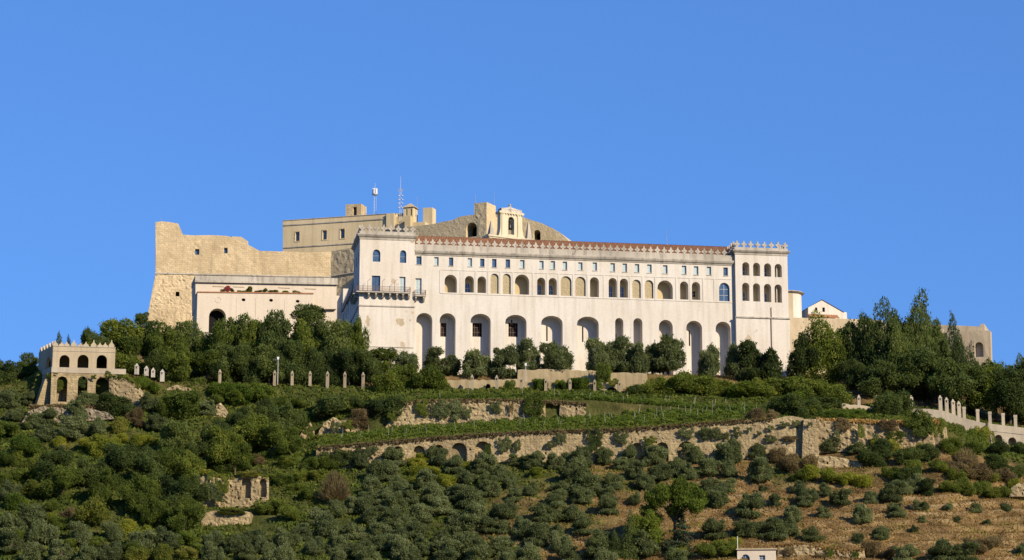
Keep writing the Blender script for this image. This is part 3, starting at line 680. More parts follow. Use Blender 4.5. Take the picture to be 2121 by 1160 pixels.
MB().fill(hb, .5).build('window', M['dark'], cas)
a, b = FC.q(321, 566.4), FC.q(690, 574.6)
MB().tube((a[0], -.12, a[1]), (b[0], -.12, b[1]), .22, .22, 8).build('cordon', M['trim'], cas)
F2 = Frame(684, 606, 760, 600, 600)
in_frame(MB().panel(F2.poly([(684,640),(760,640),(760,508),(735,512),(684,521)]), [], 0, [], ends=5, rough=.15, step=.8).build('curtain_wall', M['rubble'], cas), F2)
in_frame(MB().tube((*F2.q(686, 573),)[:1] + (-.12,) + (F2.q(686, 573)[1],), (F2.q(758, 561)[0], -.12, F2.q(758, 561)[1]), .2, .2, 8).build('cordon', M['trim'], cas), F2)
# low gun-terrace hut behind the bastion parapet
F9 = Frame(478, 618, 516, 620, 500)
in_frame(MB().panel(F9.poly([(478,520),(515,520),(514,500),(500,490.5),(480,489.5)]), [], 0, [], ends=5).build('terrace_hut', M['pale'], cas), F9)
# keep
F3 = Frame(586, 621, 870, 609, 520)
q3 = F3.q
hh = [F3.rect(611.5,480,620.5,499.5), F3.rect(668,477,677,496.5), F3.rect(704.5,474,714,494)]
hh2 = [F3.rect(668, 514.5, 677, 518)]
in_frame(MB().panel(F3.poly([(586,540),(872,540),(872,470),(805,462),(805,442.6),(700,449.5),(586,457)]), hh, 0, [.5]*3, ends=14).build('keep_wall', M['hall'], cas), F3)
for h in hh:
    f_ = in_frame(MB().panel([(h[0][0]-.22, h[0][1]-.25), (h[1][0]+.22, h[1][1]-.25), (h[2][0]+.22, h[2][1]+.22), (h[3][0]-.22, h[3][1]+.22)], [h], -.08, [.08], ends=.078).build('window', M['tuff'], cas), F3)
    MB().fill(h, .45).build('pane', M['glass'], f_)
def band(F, p0, p1, hgt=.25, out=.18, mat='trim'):
    a, b = F.q(*p0), F.q(*p1)
    return in_frame(MB().add([(a[0],-out,a[1]-hgt),(b[0],-out,b[1]-hgt),(b[0],-out,b[1]),(a[0],-out,a[1]),(a[0],-.002,a[1]-hgt),(b[0],-.002,b[1]-hgt),(b[0],-.002,b[1]),(a[0],-.002,a[1])],
            [(0,1,2,3),(3,2,6,7),(1,0,4,5),(0,3,7,4),(2,1,5,6)]).build('cornice', M[mat], cas), F)
band(F3, (585, 466), (805, 452)); band(F3, (585, 512.5), (742, 502.5)); band(F3, (585, 456.5), (805, 442), .14, .12)
def block(F, pts, y0, y1, mat, name, holes=()):
    return in_frame(MB().panel(F.poly(pts, -y0), list(holes), y0, [y1-y0]*len(holes), ends=y1-y0).panel(F.poly(pts, -y0), list(holes), y1, []).build(name, mat, cas), F)
block(F3, [(716,452),(748,452),(748,422),(716,423.5)], 2.0, 5.5, M['tuff'], 'roof_lookout', [F3.rect(731, 428, 739, 446.5, -2.0)])
block(F3, [(800,475),(816,475),(816,441),(800,443)], -.6, 3.5, M['hall'], 'parapet_block')
block(F3, [(816,478),(838,478),(838,448),(816,449)], .8, 3.5, M['rubble'], 'parapet_wall')
block(F3, [(812,470),(838,470),(838,441.5),(812,442.5)], 4.5, 6.5, M['hall'], 'parapet_wall')
tp = [F3.arch(841, 433, 843.8, 446.5, -1.2), F3.arch(850, 432, 853.2, 446.5, -1.2)]
block(F3, [(835.5,480),(856,480),(856,429.5),(835.5,430.5)], 1.2, 4.2, M['hall'], 'turret', tp)
x0, z0 = F3.q(834.5, 430.3, -1.2); x1 = F3.q(858, 430, -1.2)[0]; zt_ = F3.q(846, 418.5, -1.2)[1]
in_frame(MB().frustum((x0+x1)/2, 2.7, z0, zt_, (x1-x0)/2+.15, 1.8, .08, .08).build('turret_roof', M['tuff'], cas), F3)
block(F3, [(838,505),(850,505),(850,447),(838,448)], -1.8, .6, M['ochre'], 'buttress')
block(F3, [(850,505),(880,505),(880,459),(850,461)], -.2, 5, M['hall'], 'parapet_wall')
block(F3, [(876,475),(895.5,475),(895.5,429.5),(876,430.5)], 2.5, 5, M['hall'], 'chimney_block')
# rough battery wall with the gun embrasures
F4 = Frame(840, 588, 1008, 578, 500)
ha = F4.arch(965, 459.5, 988, 492)
in_frame(MB().panel(F4.poly([(840,540),(1008,540),(1008,440),(981,444.5),(962,447),(952,448.5),(938,455.5),(915,459.5),(897,464),(868,467.5),(840,470)]), [ha], 0, [3.5], ends=10, rough=.05, step=.6).build('battery_wall', M['rubble'], cas), F4)
in_frame(MB().fill(ha, 3.5).build('embrasure', M['dark'], cas), F4)
blk = F4.poly([(990,540),(1008,540),(1008,418.3),(982,421),(982,452),(990,462)], .05)
in_frame(MB().panel(blk, [], -.05, [], ends=4.6, rough=.1, step=.7).build('battery_block', M['rubble'], cas), F4)
F6 = Frame(1026, 590, 1185, 584, 500)
hd = [F6.arch(1026.5, 463, 1036, 492), F6.arch(1105, 475.5, 1119.5, 500)]
hd[0] = F6.arch(1028, 463, 1036, 492)
in_frame(MB().panel(F6.poly([(1026,540),(1190,540),(1186,512),(1174,495),(1160,482),(1142,471.5),(1120,461.5),(1098,455),(1082,449),(1050,445),(1040,441.5),(1026,439)]), hd, 0, [3]*2, ends=10, rough=.05, step=.6).build('battery_wall', M['rubble'], cas), F6)
for h in hd: in_frame(MB().fill(h, 3).build('embrasure', M['dark'], cas), F6)

# masts and aerials
def mast(px, ytop, ybot, Y, r, label, kind):
    base = at(px, ybot, Y); h = at(px, ytop, Y).z - base.z
    o = empty('antenna_mast', base, label, 'antenna'); mb = MB()
    if kind == 'aerial':
        mb.tube((0,0,0), (0,0,h*.5), r, r*.8, 6).tube((0,0,h*.5), (0,0,h), r*.7, r*.5, 6); mb.build('pole', M['grey'], o)
        MB().tube((0,0,0), (0,0,.2), r*3, r*3, 8).build('foot', M['grey'], o); return o
    s = .32 if kind == 'drum' else .25
    for k in range(3):
        a = 2*math.pi*k/3; mb.tube((s*math.cos(a), s*math.sin(a), 0), (s*math.cos(a), s*math.sin(a), h*(.78 if kind == 'drum' else .7)), .035, .035, 5)
    n = 9
    for j in range(n):
        for k in range(3):
            a, b = 2*math.pi*k/3, 2*math.pi*(k+1)/3; z0, z1 = h*.75*j/n, h*.75*(j+1)/n
            mb.tube((s*math.cos(a), s*math.sin(a), z0), (s*math.cos(b), s*math.sin(b), z1), .015, .015, 4)
    mb.tube((0, 0, h*.7), (0, 0, h), .05, .03, 5); mb.build('lattice_pole', M['grey'], o)
    if kind == 'drum':
        for k in range(6):
            a = 2*math.pi*(k+.2)/6; c = (.5*math.cos(a), .5*math.sin(a)); MB().box(c[0]-.14, c[0]+.14, c[1]-.14, c[1]+.14, h*.69, h*.84).build('panel_antenna', M['antw'], o)
        MB().lathe([(.1, h*.66), (.75, h*.66), (.75, h*.685), (.1, h*.685)]).build('platform', M['grey'], o)
    else:
        for j, zz_ in enumerate((.42, .5, .58, .33)):
            for sx in (-1, 1): MB().lathe([(0, 0), (.14, .03), (.28, .16), (.26, .19), (0, .14)], 0, 0, 10).build('dish', M['antw'], o, True, (sx*.45, -.25, h*zz_))
        MB().box(-.7, .7, -.03, .03, h*.7, h*.72).box(-.45, -.4, -.03, .03, h*.68, h*.76).box(.4, .45, -.03, .03, h*.68, h*.76).build('crossarm', M['grey'], o)
    return o
mast(776, 379, 452, 616, .05, 'lattice mast with ring of white antenna panels on the castle keep', 'drum')
mast(829, 365, 465, 610, .05, 'tall lattice mast with white dishes beside the castle turret', 'dish')
mast(985, 402, 424, 582, .06, 'thin pale aerial on the castle block, nearer the embrasure', 'aerial')
mast(1023.5, 397, 428, 584, .06, 'thin dark aerial on the castle block, nearer the bell gable', 'aerial')
mast(864, 405, 445, 612, .05, 'thin white aerial just behind the castle turret', 'aerial')
mast(333, 446, 463, 602, .05, 'short thin aerial on the corner of the castle bastion', 'aerial')
mast(1381, 475, 508, 548, .06, 'thin aerial rising behind the long tiled roof', 'aerial')

# ------------------------------------------------------------------ rose building between castle and grove
FR = Frame(404, 570, 700, 577, 680)
ros = FR.root('rose_building', 'rose plastered building with a roof terrace in front of the castle bastion', 'building')
zb_ = FR.q(404, 790)[1]; xr_ = FR.q(648, 640)[0]
lt, rt_ = FR.q(409, 606), FR.q(648, 609)
arc = FR.arch(432, 639.5, 468.5, 690); ocs = []
for p, y in ((504.5, 621), (561.5, 622), (616.5, 624)):
    c = FR.q(p, y); ocs.append([(c[0]+.45*math.cos(2*math.pi*k/12), c[1]+.36*math.sin(2*math.pi*k/12)) for k in range(12)])
MB().panel([(lt[0], zb_), (xr_, zb_), (xr_, rt_[1]), (lt[0], lt[1])], [arc] + ocs, 0, [2.5] + [.5]*3).add([(lt[0], 0, zb_), (lt[0], 10, zb_), (lt[0], 10, lt[1]), (lt[0], 0, lt[1])], [(3, 2, 1, 0)]).add([(xr_, 0, zb_), (xr_, 10, zb_), (xr_, 10, rt_[1]), (xr_, 0, rt_[1])], [(0, 1, 2, 3)]).build('wall', M['rose'], ros)
for o_ in ocs: MB().fill(o_, .5).build('oculus', M['dark'], ros)
c = FR.q(452, 621); MB().panel([(c[0]+.75*math.cos(2*math.pi*k/16), c[1]+.7*math.sin(2*math.pi*k/16)) for k in range(16)], [[(c[0]+.62*math.cos(2*math.pi*k/16), c[1]+.57*math.sin(2*math.pi*k/16)) for k in range(16)]], -.06, [.05], ends=.055).build('blind_oculus', M['rose'], ros)
MB().fill(arc, 2.5).build('archway', M['dark'], ros)
for p in (490, 530, 590, 640): x = FR.q(p, 640)[0]; MB().box(x-.06, x+.06, -.05, -.002, zb_, rt_[1]-1.6).build('plaster_strip', M['rose'], ros)
MB().add([(lt[0]-.1,-.2,lt[1]),(xr_+.1,-.2,rt_[1]),(xr_+.1,-.2,rt_[1]+.25),(lt[0]-.1,-.2,lt[1]+.25),(lt[0]-.1,3,lt[1]),(xr_+.1,3,rt_[1]),(xr_+.1,3,rt_[1]+.25),(lt[0]-.1,3,lt[1]+.25)],
         [(0,1,2,3),(3,2,6,7),(0,3,7,4),(2,1,5,6),(1,0,4,5)]).build('ledge', M['tile'], ros)
SB = 3.0
ub = [FR.q(405, 640, -SB), FR.q(697, 640, -SB), FR.q(697, 586.6, -SB), FR.q(405, 581.1, -SB)]
MB().panel(ub, [], SB, [], ends=9).build('upper_wall', M['rose'], ros)
for p0, p1, y in ((441,464,592.5),(484,506,593.5),(577,601,595.5),(632,655,597.5)):
    a, b = FR.q(p0, y, -SB), FR.q(p1, y, -SB); MB().box(a[0], b[0], SB-.12, SB-.002, a[1]-.12, a[1]+.06).build('lintel', M['pale'], ros)
pa = [FR.q(404, 581, -SB), FR.q(699, 586.5, -SB), FR.q(699, 576.5, -SB), FR.q(404, 571, -SB)]
MB().panel(pa, [], SB-.2, [], ends=9.4).build('parapet', M['stain'], ros)
a, b = FR.q(403, 583.5, -SB), FR.q(699, 589, -SB)
MB().add([(a[0],SB-.6,a[1]-.2),(b[0],SB-.6,b[1]-.2),(b[0],SB-.6,b[1]+.25),(a[0],SB-.6,a[1]+.25),(a[0],SB-.203,a[1]-.2),(b[0],SB-.203,b[1]-.2),(b[0],SB-.203,b[1]+.25),(a[0],SB-.203,a[1]+.25)],[(0,1,2,3),(3,2,6,7),(1,0,4,5),(0,3,7,4),(2,1,5,6)]).build('cornice', M['stain'], ros)
MB().panel([(xr_+.02, zb_), (FR.q(705, 640, -4)[0], zb_), (FR.q(705, 640, -4)[0], FR.q(690, 612, -4)[1]), (xr_+.02, FR.q(650, 612, -4)[1])], [], 4, []).build('recessed_wall', M['rose'], ros)

# ------------------------------------------------------------------ buildings beyond the right tower
FD = Frame(1630, 552, 1790, 556, 700)
apse = FD.root('church_apse', 'round cream apse with a flat overhanging roof beside the second tower', 'apse')
c = FD.q(1648, 640); zt_ = FD.q(1655, 607)[1]; zb_ = FD.q(1655, 790)[1]
MB().lathe([(2.9, zb_), (2.9, zt_), (0, zt_)], c[0]-.6, 3, 20).build('wall', M['white'], apse)
MB().lathe([(2.9, zt_+.003), (3.3, zt_+.1), (3.6, zt_+.3), (3.3, zt_+.55), (0, zt_+.8)], c[0]-.6, 3, 20).build('roof', M['trim'], apse)
MB().box(c[0]-4.2, c[0]-.6, .0, .6, zb_, zt_-.1).build('pilaster_wall', M['pale'], apse)
gh = FD.root('gabled_house', 'white gabled house with two small windows and a tile strip', 'house')
gw = FD.poly([(1674,675),(1755,675),(1754,647),(1745,646),(1702,622),(1674,637)], -4)
hw = [FD.rect(1688.5, 637, 1693, 646, -4), FD.rect(1703.5, 637, 1708.5, 646, -4)]
MB().panel(gw, hw, 4, [.4]*2, ends=8).build('wall', M['white'], gh)
for h in hw: window(gh, h, 4.3, M['dark'], M['wood'], (0, 0), .05)
a, b = FD.q(1674, 658, -3.5), FD.q(1735, 658, -3.5)
t_ = tiled(a[0], b[0], 2.2, a[1]-.15, 3.98, a[1]+1.0, .4, 4).build('tile_strip', M['tile'], gh, True); t_['kind'] = 'stuff'
a, b = FD.q(1672, 637.5, -4), FD.q(1702, 621.5, -4); e_ = FD.q(1748, 647, -4)
MB().add([(a[0],3.8,a[1]),(b[0],3.8,b[1]+.1),(e_[0],3.8,e_[1]),(a[0],12,a[1]),(b[0],12,b[1]+.1),(e_[0],12,e_[1])],[(0,1,4,3),(1,2,5,4)]).build('roof', M['tile'], gh)
rw = FD.root('terrace_wall', 'pale retaining wall below the gabled house, half hidden by tall trees', 'wall')
MB().panel(FD.poly([(1634,800),(1830,800),(1830,664),(1780,661),(1634,657.5)], 0), [FD.rect(1648,688,1654,700)], 0, [1], ends=4, rough=.06, step=1).build('wall', M['pale'], rw)
MB().panel(FD.poly([(1634,800),(1790,800),(1790,690),(1760,682),(1634,683)], 4), [], -4, [], ends=3.9, rough=.06, step=1).build('lower_wall', M['pale'], rw)
FE = Frame(1930, 560, 2052, 556, 740)
rb = FE.root('ruined_bastion', 'pale flat-topped bastion standing behind the pointed trees', 'bastion')
MB().panel(FE.poly([(1820,700),(2037,700),(2035,666),(2027,667),(2027,672),(1930,668),(1830,664)]), [], 2.5, [], ends=8, rough=.06, step=1).build('upper_wall', M['pale'], rb)
MB().panel(FE.poly([(1945,790),(2054,790),(2051,685),(2020,684),(1995,686),(1945,690)]), [FE.arch(2020, 708, 2036, 740)], 0, [1.2], ends=2.4, rough=.06, step=1).build('front_wall', M['pale'], rb)
MB().fill(FE.arch(2020, 708, 2036, 740), 1.2).build('niche', M['pale'], rb)
for p in (1953, 1966): x = FE.q(p, 700)[0]; MB().box(x-.25, x+.25, -1.0, -.05, FE.q(p, 790)[1], FE.q(p, 683)[1]).build('buttress', M['pale'], rb)

# ------------------------------------------------------------------ belvedere with its arcade
FG = Frame(108, 496.4, 238.5, 498.4, 766)
gz = FG.root('belvedere', 'small cream belvedere with three dark arches and ogee battlements on arcaded base', 'belvedere')
g = FG.q
zt_ = g(170, 717.5)[1]; zf_ = g(170, 765)[1]; L = g(238.5, 740)[0]
ga = [FG.arch(122.5,735.5,144.5,763), FG.arch(160,735,184,764), FG.arch(199.5,735.5,222,764.5)]
MB().panel(rect(0, L, zf_-.2, zt_), ga, 0, [.7]*3).panel(rect(0, L, zf_-.2, zt_), ga, .7, []).build('wall', M['pale'], gz)
FH = Frame(79, 504, 108, 496.4, 766)
def to_gz(o, F):
    d = F.O - FG.O; c_, s_ = math.cos(-FG.yaw), math.sin(-FG.yaw); o.location = (d.x*c_-d.y*s_, d.x*s_+d.y*c_, d.z); o.rotation_euler = (0, 0, F.yaw-FG.yaw); return o
hz = FH.q(80, 765)[1]
zt2 = zt_ + (FG.O.z - FH.O.z); zf2 = zf_ + (FG.O.z - FH.O.z)
gl = FH.arch(94, 737.5, 106, 765); gl = [(x, max(z, zf2-.1)) for x, z in gl]
to_gz(MB().panel(rect(0, FH.len, zf2-.2, zt2), [gl], 0, [.7]).panel(rect(0, FH.len, zf2-.2, zt2), [gl], .7, []).build('wall', M['pale'], gz), FH)
BD = 9.0
gx = (FH.O - FG.O); c_, s_ = math.cos(-FG.yaw), math.sin(-FG.yaw); lx, ly = gx.x*c_-gx.y*s_, gx.x*s_+gx.y*c_
MB().add([(L, 0, zf_-.2), (L, BD, zf_-.2), (L, BD, zt_), (L, 0, zt_)], [(0, 1, 2, 3)]).add([(lx, ly, zf_-.2), (lx, ly+5, zf_-.2), (lx, ly+5, zt_), (lx, ly, zt_)], [(0, 1, 2, 3)])\
    .add([(lx, BD, zf_-.2), (L, BD, zf_-.2), (L, BD, zt_), (lx, BD, zt_)], [(0, 1, 2, 3)]).build('wall', M['pale'], gz)
MB().add([(0, 0, zt_-.02), (L, 0, zt_-.02), (L, BD, zt_-.02), (lx, BD, zt_-.02), (lx, ly, zt_-.02)], [(0, 1, 2, 3, 4)]).build('roof', M['pale'], gz)
MB().add([(0, -1.0, zf_-.15), (L+1.5, -1.0, zf_-.15), (L+1.5, BD, zf_-.15), (lx, BD, zf_-.15), (lx-.6, ly-.8, zf_-.15)], [(0, 1, 2, 3, 4)]).build('floor', M['pale'], gz)
def ogee(w, h):
    P = [(-.5, 0), (.5, 0), (.5, .25), (.42, .42), (.28, .5), (.14, .66), (.09, .85), (.09, 1), (-.09, 1), (-.09, .85), (-.14, .66), (-.28, .5), (-.42, .42), (-.5, .25)]
    return [(x*w, z*h) for x, z in P]
for p, h in ((114.5,1.05),(128,.8),(138,.85),(153,1.25),(167,.7),(178,.95),(194,1.35),(207,.85),(218,.9),(231,1.45)):
    MB().extrude(ogee(1.12, h), 0, .45).build('merlon', M['pale'], gz, False, (g(p, 717)[0], .02, zt_))
for k in range(5):
    o = to_gz(MB().extrude(ogee(.8, .95), 0, .4).build('merlon', M['pale'], gz), FH); v = FH.ex * (FH.len*(k+.5)/5)
    o.location = Vector(o.location) + Vector((v.x*c_-v.y*s_, v.x*s_+v.y*c_, zt2))
zc1 = g(170, 727.5)[1]
MB().box(0, L+.05, -.1, -.002, zt_-.12, zt_-.0).box(0, L+.05, -.08, -.002, zc1-.1, zc1).build('string_course', M['trim'], gz)
zw = g(170, 775)[1]
MB().add([(-.1,-1.15,zw),(L+2.2,-1.15,zw),(L+2.2,-1.15,zf_+.1),(-.1,-1.15,zf_+.1),(-.1,-.8,zw),(L+2.2,-.8,zw),(L+2.2,-.8,zf_+.1),(-.1,-.8,zf_+.1),(lx-.7,ly-.9,zw),(lx-.7,ly-.9,zf_+.1),(lx-.6,ly-.5,zw),(lx-.6,ly-.5,zf_+.1)],
         [(0,1,2,3),(3,2,6,7),(1,5,6,2),(8,0,3,9),(9,3,7,11)]).build('terrace_parapet', M['path'], gz)
zg = g(170, 848)[1]
bt2 = lambda z: max(0, zw - z) * .22 + 1.0
gb = [FG.arch(116.5,780,140,834,1.0), FG.arch(160,780,181.5,834,1.0), FG.arch(197,782,226.5,836,1.0)]
xb0 = g(104, 840, 2)[0]
MB().panel([(xb0, zg), (g(240, 840)[0], zg), (g(240, 780)[0], zw), (-.1, zw)], gb, 0, [1.3]*3, ends=2, batter=bt2, rough=.12, step=.5).build('arcade_wall', M['terr'], gz)
for l in gb: MB().fill(l, 1.3).build('niche', M['terr'], gz)
zw2, zg2 = zw + FG.O.z - FH.O.z, zg + FG.O.z - FH.O.z
gl2 = [(x, z) for x, z in arch(FH.len*.42, FH.len*.78, zg2, zw2-.4)]
to_gz(MB().panel([(-1.2, zg2), (FH.len-.05, zg2), (FH.len-.05, zw2), (-.3, zw2)], [gl2], 0, [2.5], ends=2, batter=lambda z: max(0, zw2-z)*.3+.9, rough=.1, step=.5).build('arcade_wall', M['terr'], gz), FH)
to_gz(MB().fill(gl2, 2.5).build('niche', M['dark'], gz), FH)

# ------------------------------------------------------------------ stone walls on the hillside
def rough_wall(name, label, pts, Y, holes=(), thick=1.2, mat='terr', rough=.15, step=.42, Yr=None, putlogs=6, depth=.9, cat='wall', hole_mat='terr', seed=0, batter=0):
    """pts: outline in photo pixels (bottom edge first, left to right, then back along the top)."""
    xs = [p[0] for p in pts]; ys = [p[1] for p in pts]; F = Frame(min(xs), Y, max(xs), Yr or Y, max(ys)); rnd = random.Random(seed + int(xs[0]))
    o = F.root(name, label, cat)
    top = F.poly(pts); full = []
    for i in range(len(top)):                     # break long straight edges into an irregular, crumbling line
        a, b = top[i], top[(i+1) % len(top)]; n = max(1, int(math.hypot(b[0]-a[0], b[1]-a[1]) / .8)); full.append(a)
        if i >= 1:
            for k in range(1, n): full.append((a[0]+(b[0]-a[0])*k/n, a[1]+(b[1]-a[1])*k/n + rnd.uniform(-.14, .14)))
    hs = []
    for h in holes: hs.append(F.arch(*h))
    pl = []
    for _ in range(putlogs * 6):
        if len(pl) >= putlogs: break
        x = rnd.uniform(min(p[0] for p in full)+1, max(p[0] for p in full)-1); z = rnd.uniform(min(p[1] for p in full)+.6, max(p[1] for p in full)-.6); s_ = rnd.uniform(.1, .17)
        l = rect(x-s_, x+s_, z-s_*1.3, z+s_*1.3)
        if all(inside(q_, full) and inside((q_[0], q_[1]+.5), full) for q_ in l) and not any(any(inside((q_[0]+dx, q_[1]), h) for dx in (-.3, 0, .3)) for h in hs for q_ in l) and all(abs(x-p[0][0]) > 1.2 for p in pl): pl.append(l)
    z1 = max(p[1] for p in full)
    MB().panel(full, hs + pl, 0, [depth]*len(hs) + [.5]*len(pl), ends=thick, rough=rough, step=step, batter=(lambda z: (z1-z)*batter) if batter else None).build('masonry', M[mat], o)
    for h in hs: MB().fill(h, depth).build('niche', M[hole_mat], o)
    if pl:
        mb = MB()
        for l in pl: mb.fill(l, .48)
        q_ = mb.build('putlog_hole', M['dark'], o); q_['kind'] = 'stuff'
    return o
rough_wall('terrace_wall', 'long arched stone terrace wall under the lower vineyard, above the olive orchard',
    [(655,975),(900,962),(1200,962),(1480,955),(1664,945),(1664,866),(1640,862),(1600,868),(1540,871),(1400,882),(1300,889),(1200,892),(1050,897),(900,907),(760,919),(655,927)], 470.1,
    [(690,940,720,966),(812,924,834,966),(856,923,880,966),(898,921,919,966),(934,917,967,966),(983,914,1017,966),(1308,917,1330,962),(1359,916,1384,962),(1404,914,1440,962)], putlogs=34, depth=1.3, thick=2.8)
rough_wall('cliff_wall', 'eroded tan cliff wall right of the stone buttress',
    [(1690,940),(1800,934),(1965,925),(1960,885),(1945,872),(1890,874),(1800,872),(1730,870),(1690,868)], 470.2, putlogs=14, rough=.4, Yr=471.2, thick=3)
rough_wall('stone_buttress', 'square stone buttress between arched terrace wall and eroded cliff',
    [(1661,950),(1697,950),(1690,868),(1664,868)], 468.9, putlogs=0, thick=3.4, cat='buttress', step=.35)
rough_wall('terrace_wall', 'ivy-hung stone wall between the upper and lower vineyard terraces',
    [(800,905),(900,893),(1100,874),(1130,868),(1130,831),(1050,829),(950,829),(860,831),(838,838),(815,862),(798,884)], 489.6, putlogs=12, rough=.3)
rough_wall('terrace_wall', 'short stretch of stone wall among the vines, right of the ivy',
    [(1158,868),(1215,864),(1212,836),(1185,834),(1160,836)], 489.7, putlogs=3, rough=.3)
rough_wall('garden_wall', 'low pale garden wall with a small arched door behind the pillars',
    [(925,818),(1076,818),(1076,786),(925,788)], 505.5, [(1006,795,1016,816)], mat='tanw', rough=.05, putlogs=0, step=1, hole_mat='dark', thick=.6)
rough_wall('retaining_wall', 'tan retaining wall below the olives, in front of the monastery',
    [(1070,806),(1240,806),(1240,768),(1150,765),(1073,766)], 511.0, mat='tanw', rough=.06, putlogs=0, step=.8)
rough_wall('retaining_wall', 'tan retaining wall with prickly pears, right of the round shrub',
    [(1252,806),(1345,806),(1340,774),(1292,771),(1252,772)], 510.6, mat='tanw', rough=.06, putlogs=0, step=.8)
rough_wall('garden_arcade', 'low arcaded garden wall draped with climbing plants behind the pillars',
    [(1085,822),(1290,826),(1290,796),(1240,792),(1085,790)], 504.6, [(1188,800,1214,820),(1254,802,1280,822),(1120,802,1140,820)], mat='tanw', rough=.06, putlogs=0, step=.8, hole_mat='dark', thick=.8)
rough_wall('ruined_wall', 'ruined stone wall with upright piers among the dark trees',
    [(410,1062),(480,1058),(556,1040),(556,990),(530,986),(512,978),(488,982),(470,992),(450,990),(436,976),(412,985)], 455, [(500,990,520,1032),(537,992,552,1030)], putlogs=14, depth=1.0, rough=.35, mat='terr')
rough_wall('ruined_wall', 'rectangular block of coursed stone wall below the ruined piers',
    [(414,1104),(514,1104),(520,1062),(490,1056),(440,1058),(418,1068)], 445.5, putlogs=9, thick=5, rough=.2)
rough_wall('ruined_wall', 'crumbling tan wall right of the small flat house',
    [(1608,1180),(1795,1180),(1790,1138),(1750,1142),(1700,1134),(1660,1127),(1612,1130)], 429.5, putlogs=10, rough=.4)
rough_wall('rock_outcrop', 'pale cliff beside the belvedere arcade', [(226,858),(312,858),(305,838),(300,815),(286,800),(262,784),(240,777),(226,779)], 495.2, putlogs=4, rough=.3, cat='rock', thick=4.5)
def outcrop(label, pts, mat='terr', rough=.3, put=2):
    xs = [p[0] for p in pts]; yb = max(p[1] for p in pts); rough_wall('rock_outcrop', label, pts, ground_Y(sum(xs)/len(xs), yb - 4) + .3, thick=5, mat=mat, rough=rough, cat='rock', putlogs=put, step=.35)
outcrop('small lump of pale masonry between bright green bushes', [(436,872),(476,872),(470,850),(464,842),(457,834),(449,838),(446,850)])
outcrop('pale rock strip under the pergola pillars, beside the bright creeper', [(330,816),(408,816),(398,806),(380,802),(368,797),(352,801),(340,808)], 'terr', .3, 1)
outcrop('tan earth bank under the thorn bushes at the vineyard edge', [(612,915),(652,915),(650,890),(643,874),(634,884),(622,900)], 'terr', .4, 1)
outcrop('dry tan bank with a stone pier above the vineyard', [(655,905),(748,900),(742,880),(728,866),(705,872),(690,864),(672,874),(662,890)], 'terr', .4, 3)
outcrop('grey stony bank just below the belvedere', [(40,884),(238,868),(226,856),(190,846),(150,852),(120,844),(85,842),(58,852)], 'stony', .3, 3)
rough_wall('terrace_wall', 'low stone step below the buttress with a grassy top', [(1690,975),(1795,985),(1785,956),(1740,948),(1695,944)], 464.5, putlogs=3, rough=.3)
rough_wall('rock_outcrop', 'tan rock face at the edge of the dry slope', [(2090,1030),(2150,1030),(2150,1000),(2110,1000),(2095,1010)], 455, putlogs=1, rough=.4, cat='rock')
# road with arches on the right-hand side
FP = Frame(2046, 496.6, 2260, 497.4, 935)
via = FP.root('road_viaduct', 'pale road wall on low arches with square pillars along it', 'viaduct')
va_ = [FP.arch(2061,900.5,2076,925), FP.arch(2089,906,2105,932), FP.arch(2122,912,2138,938), FP.arch(2155,917,2171,944)]
MB().panel(FP.poly([(2046,950),(2260,968),(2260,902),(2121,886),(2046,877)]), va_, 0, [1.2]*4, ends=3, rough=.05, step=.8).build('wall', M['path'], via)
for l in va_: MB().fill(l, 1.2).build('niche', M['terr'], via)
a, b = FP.q(2046, 891), FP.q(2260, 915); MB().add([(a[0],-.1,a[1]-.1),(b[0],-.1,b[1]-.1),(b[0],-.1,b[1]),(a[0],-.1,a[1]),(a[0],-.002,a[1]),(b[0],-.002,b[1])],[(0,1,2,3),(3,2,5,4)]).build('string_course', M['trim'], via)
FQ = Frame(1885, 499.8, 2046, 498.4, 880)
ramp_ = FQ.root('road_wall', 'low pale wall of the road curving down behind the creeper', 'wall')
MB().panel(FQ.poly([(1885,880),(1950,890),(2046,925),(2046,878),(1992,865),(1960,852),(1925,847),(1885,846)]), [], 0, [], ends=.8, rough=.03, step=.8).build('wall', M['path'], ramp_)
rough_wall('garden_wall', 'low pale wall under two lone pillars beside the dark round shrub', [(1742,870),(1822,874),(1822,844),(1790,840),(1742,836)], 500.5, mat='pale', rough=.05, putlogs=0, step=.8, thick=.5)
# small house at the bottom edge
FS = Frame(1527, 428.5, 1609, 428, 1180)
hs_ = FS.root('small_house', 'small flat-roofed cream house at the foot of the hill', 'house')
ws = [FS.arch(1536, 1148, 1553, 1176), FS.rect(1572.5, 1150, 1585, 1160)]
MB().panel(FS.poly([(1527,1200),(1609,1200),(1607,1139),(1527,1139)]), ws, 0, [.3]*2, ends=6).build('wall', M['rose'], hs_)
for h in ws: window(hs_, h, .3, M['glass'], M['frame'], (1, 1), .07)
a, b = FS.q(1526, 1139), FS.q(1609, 1139); MB().box(a[0]-.1, b[0]+.1, -.25, 6.2, a[1]+.003, a[1]+.2).build('roof', M['pale'], hs_)
o = empty('pole', at(1528.5, 1139, 429), 'thin white pole beside the small flat house', 'pole'); MB().tube((0, .5, -1), (0, .5, 2.3), .06, .05).build('shaft', M['antw'], o); MB().tube((0, .5, 2.3), (0, .5, 2.36), .09, .09).build('cap', M['antw'], o)

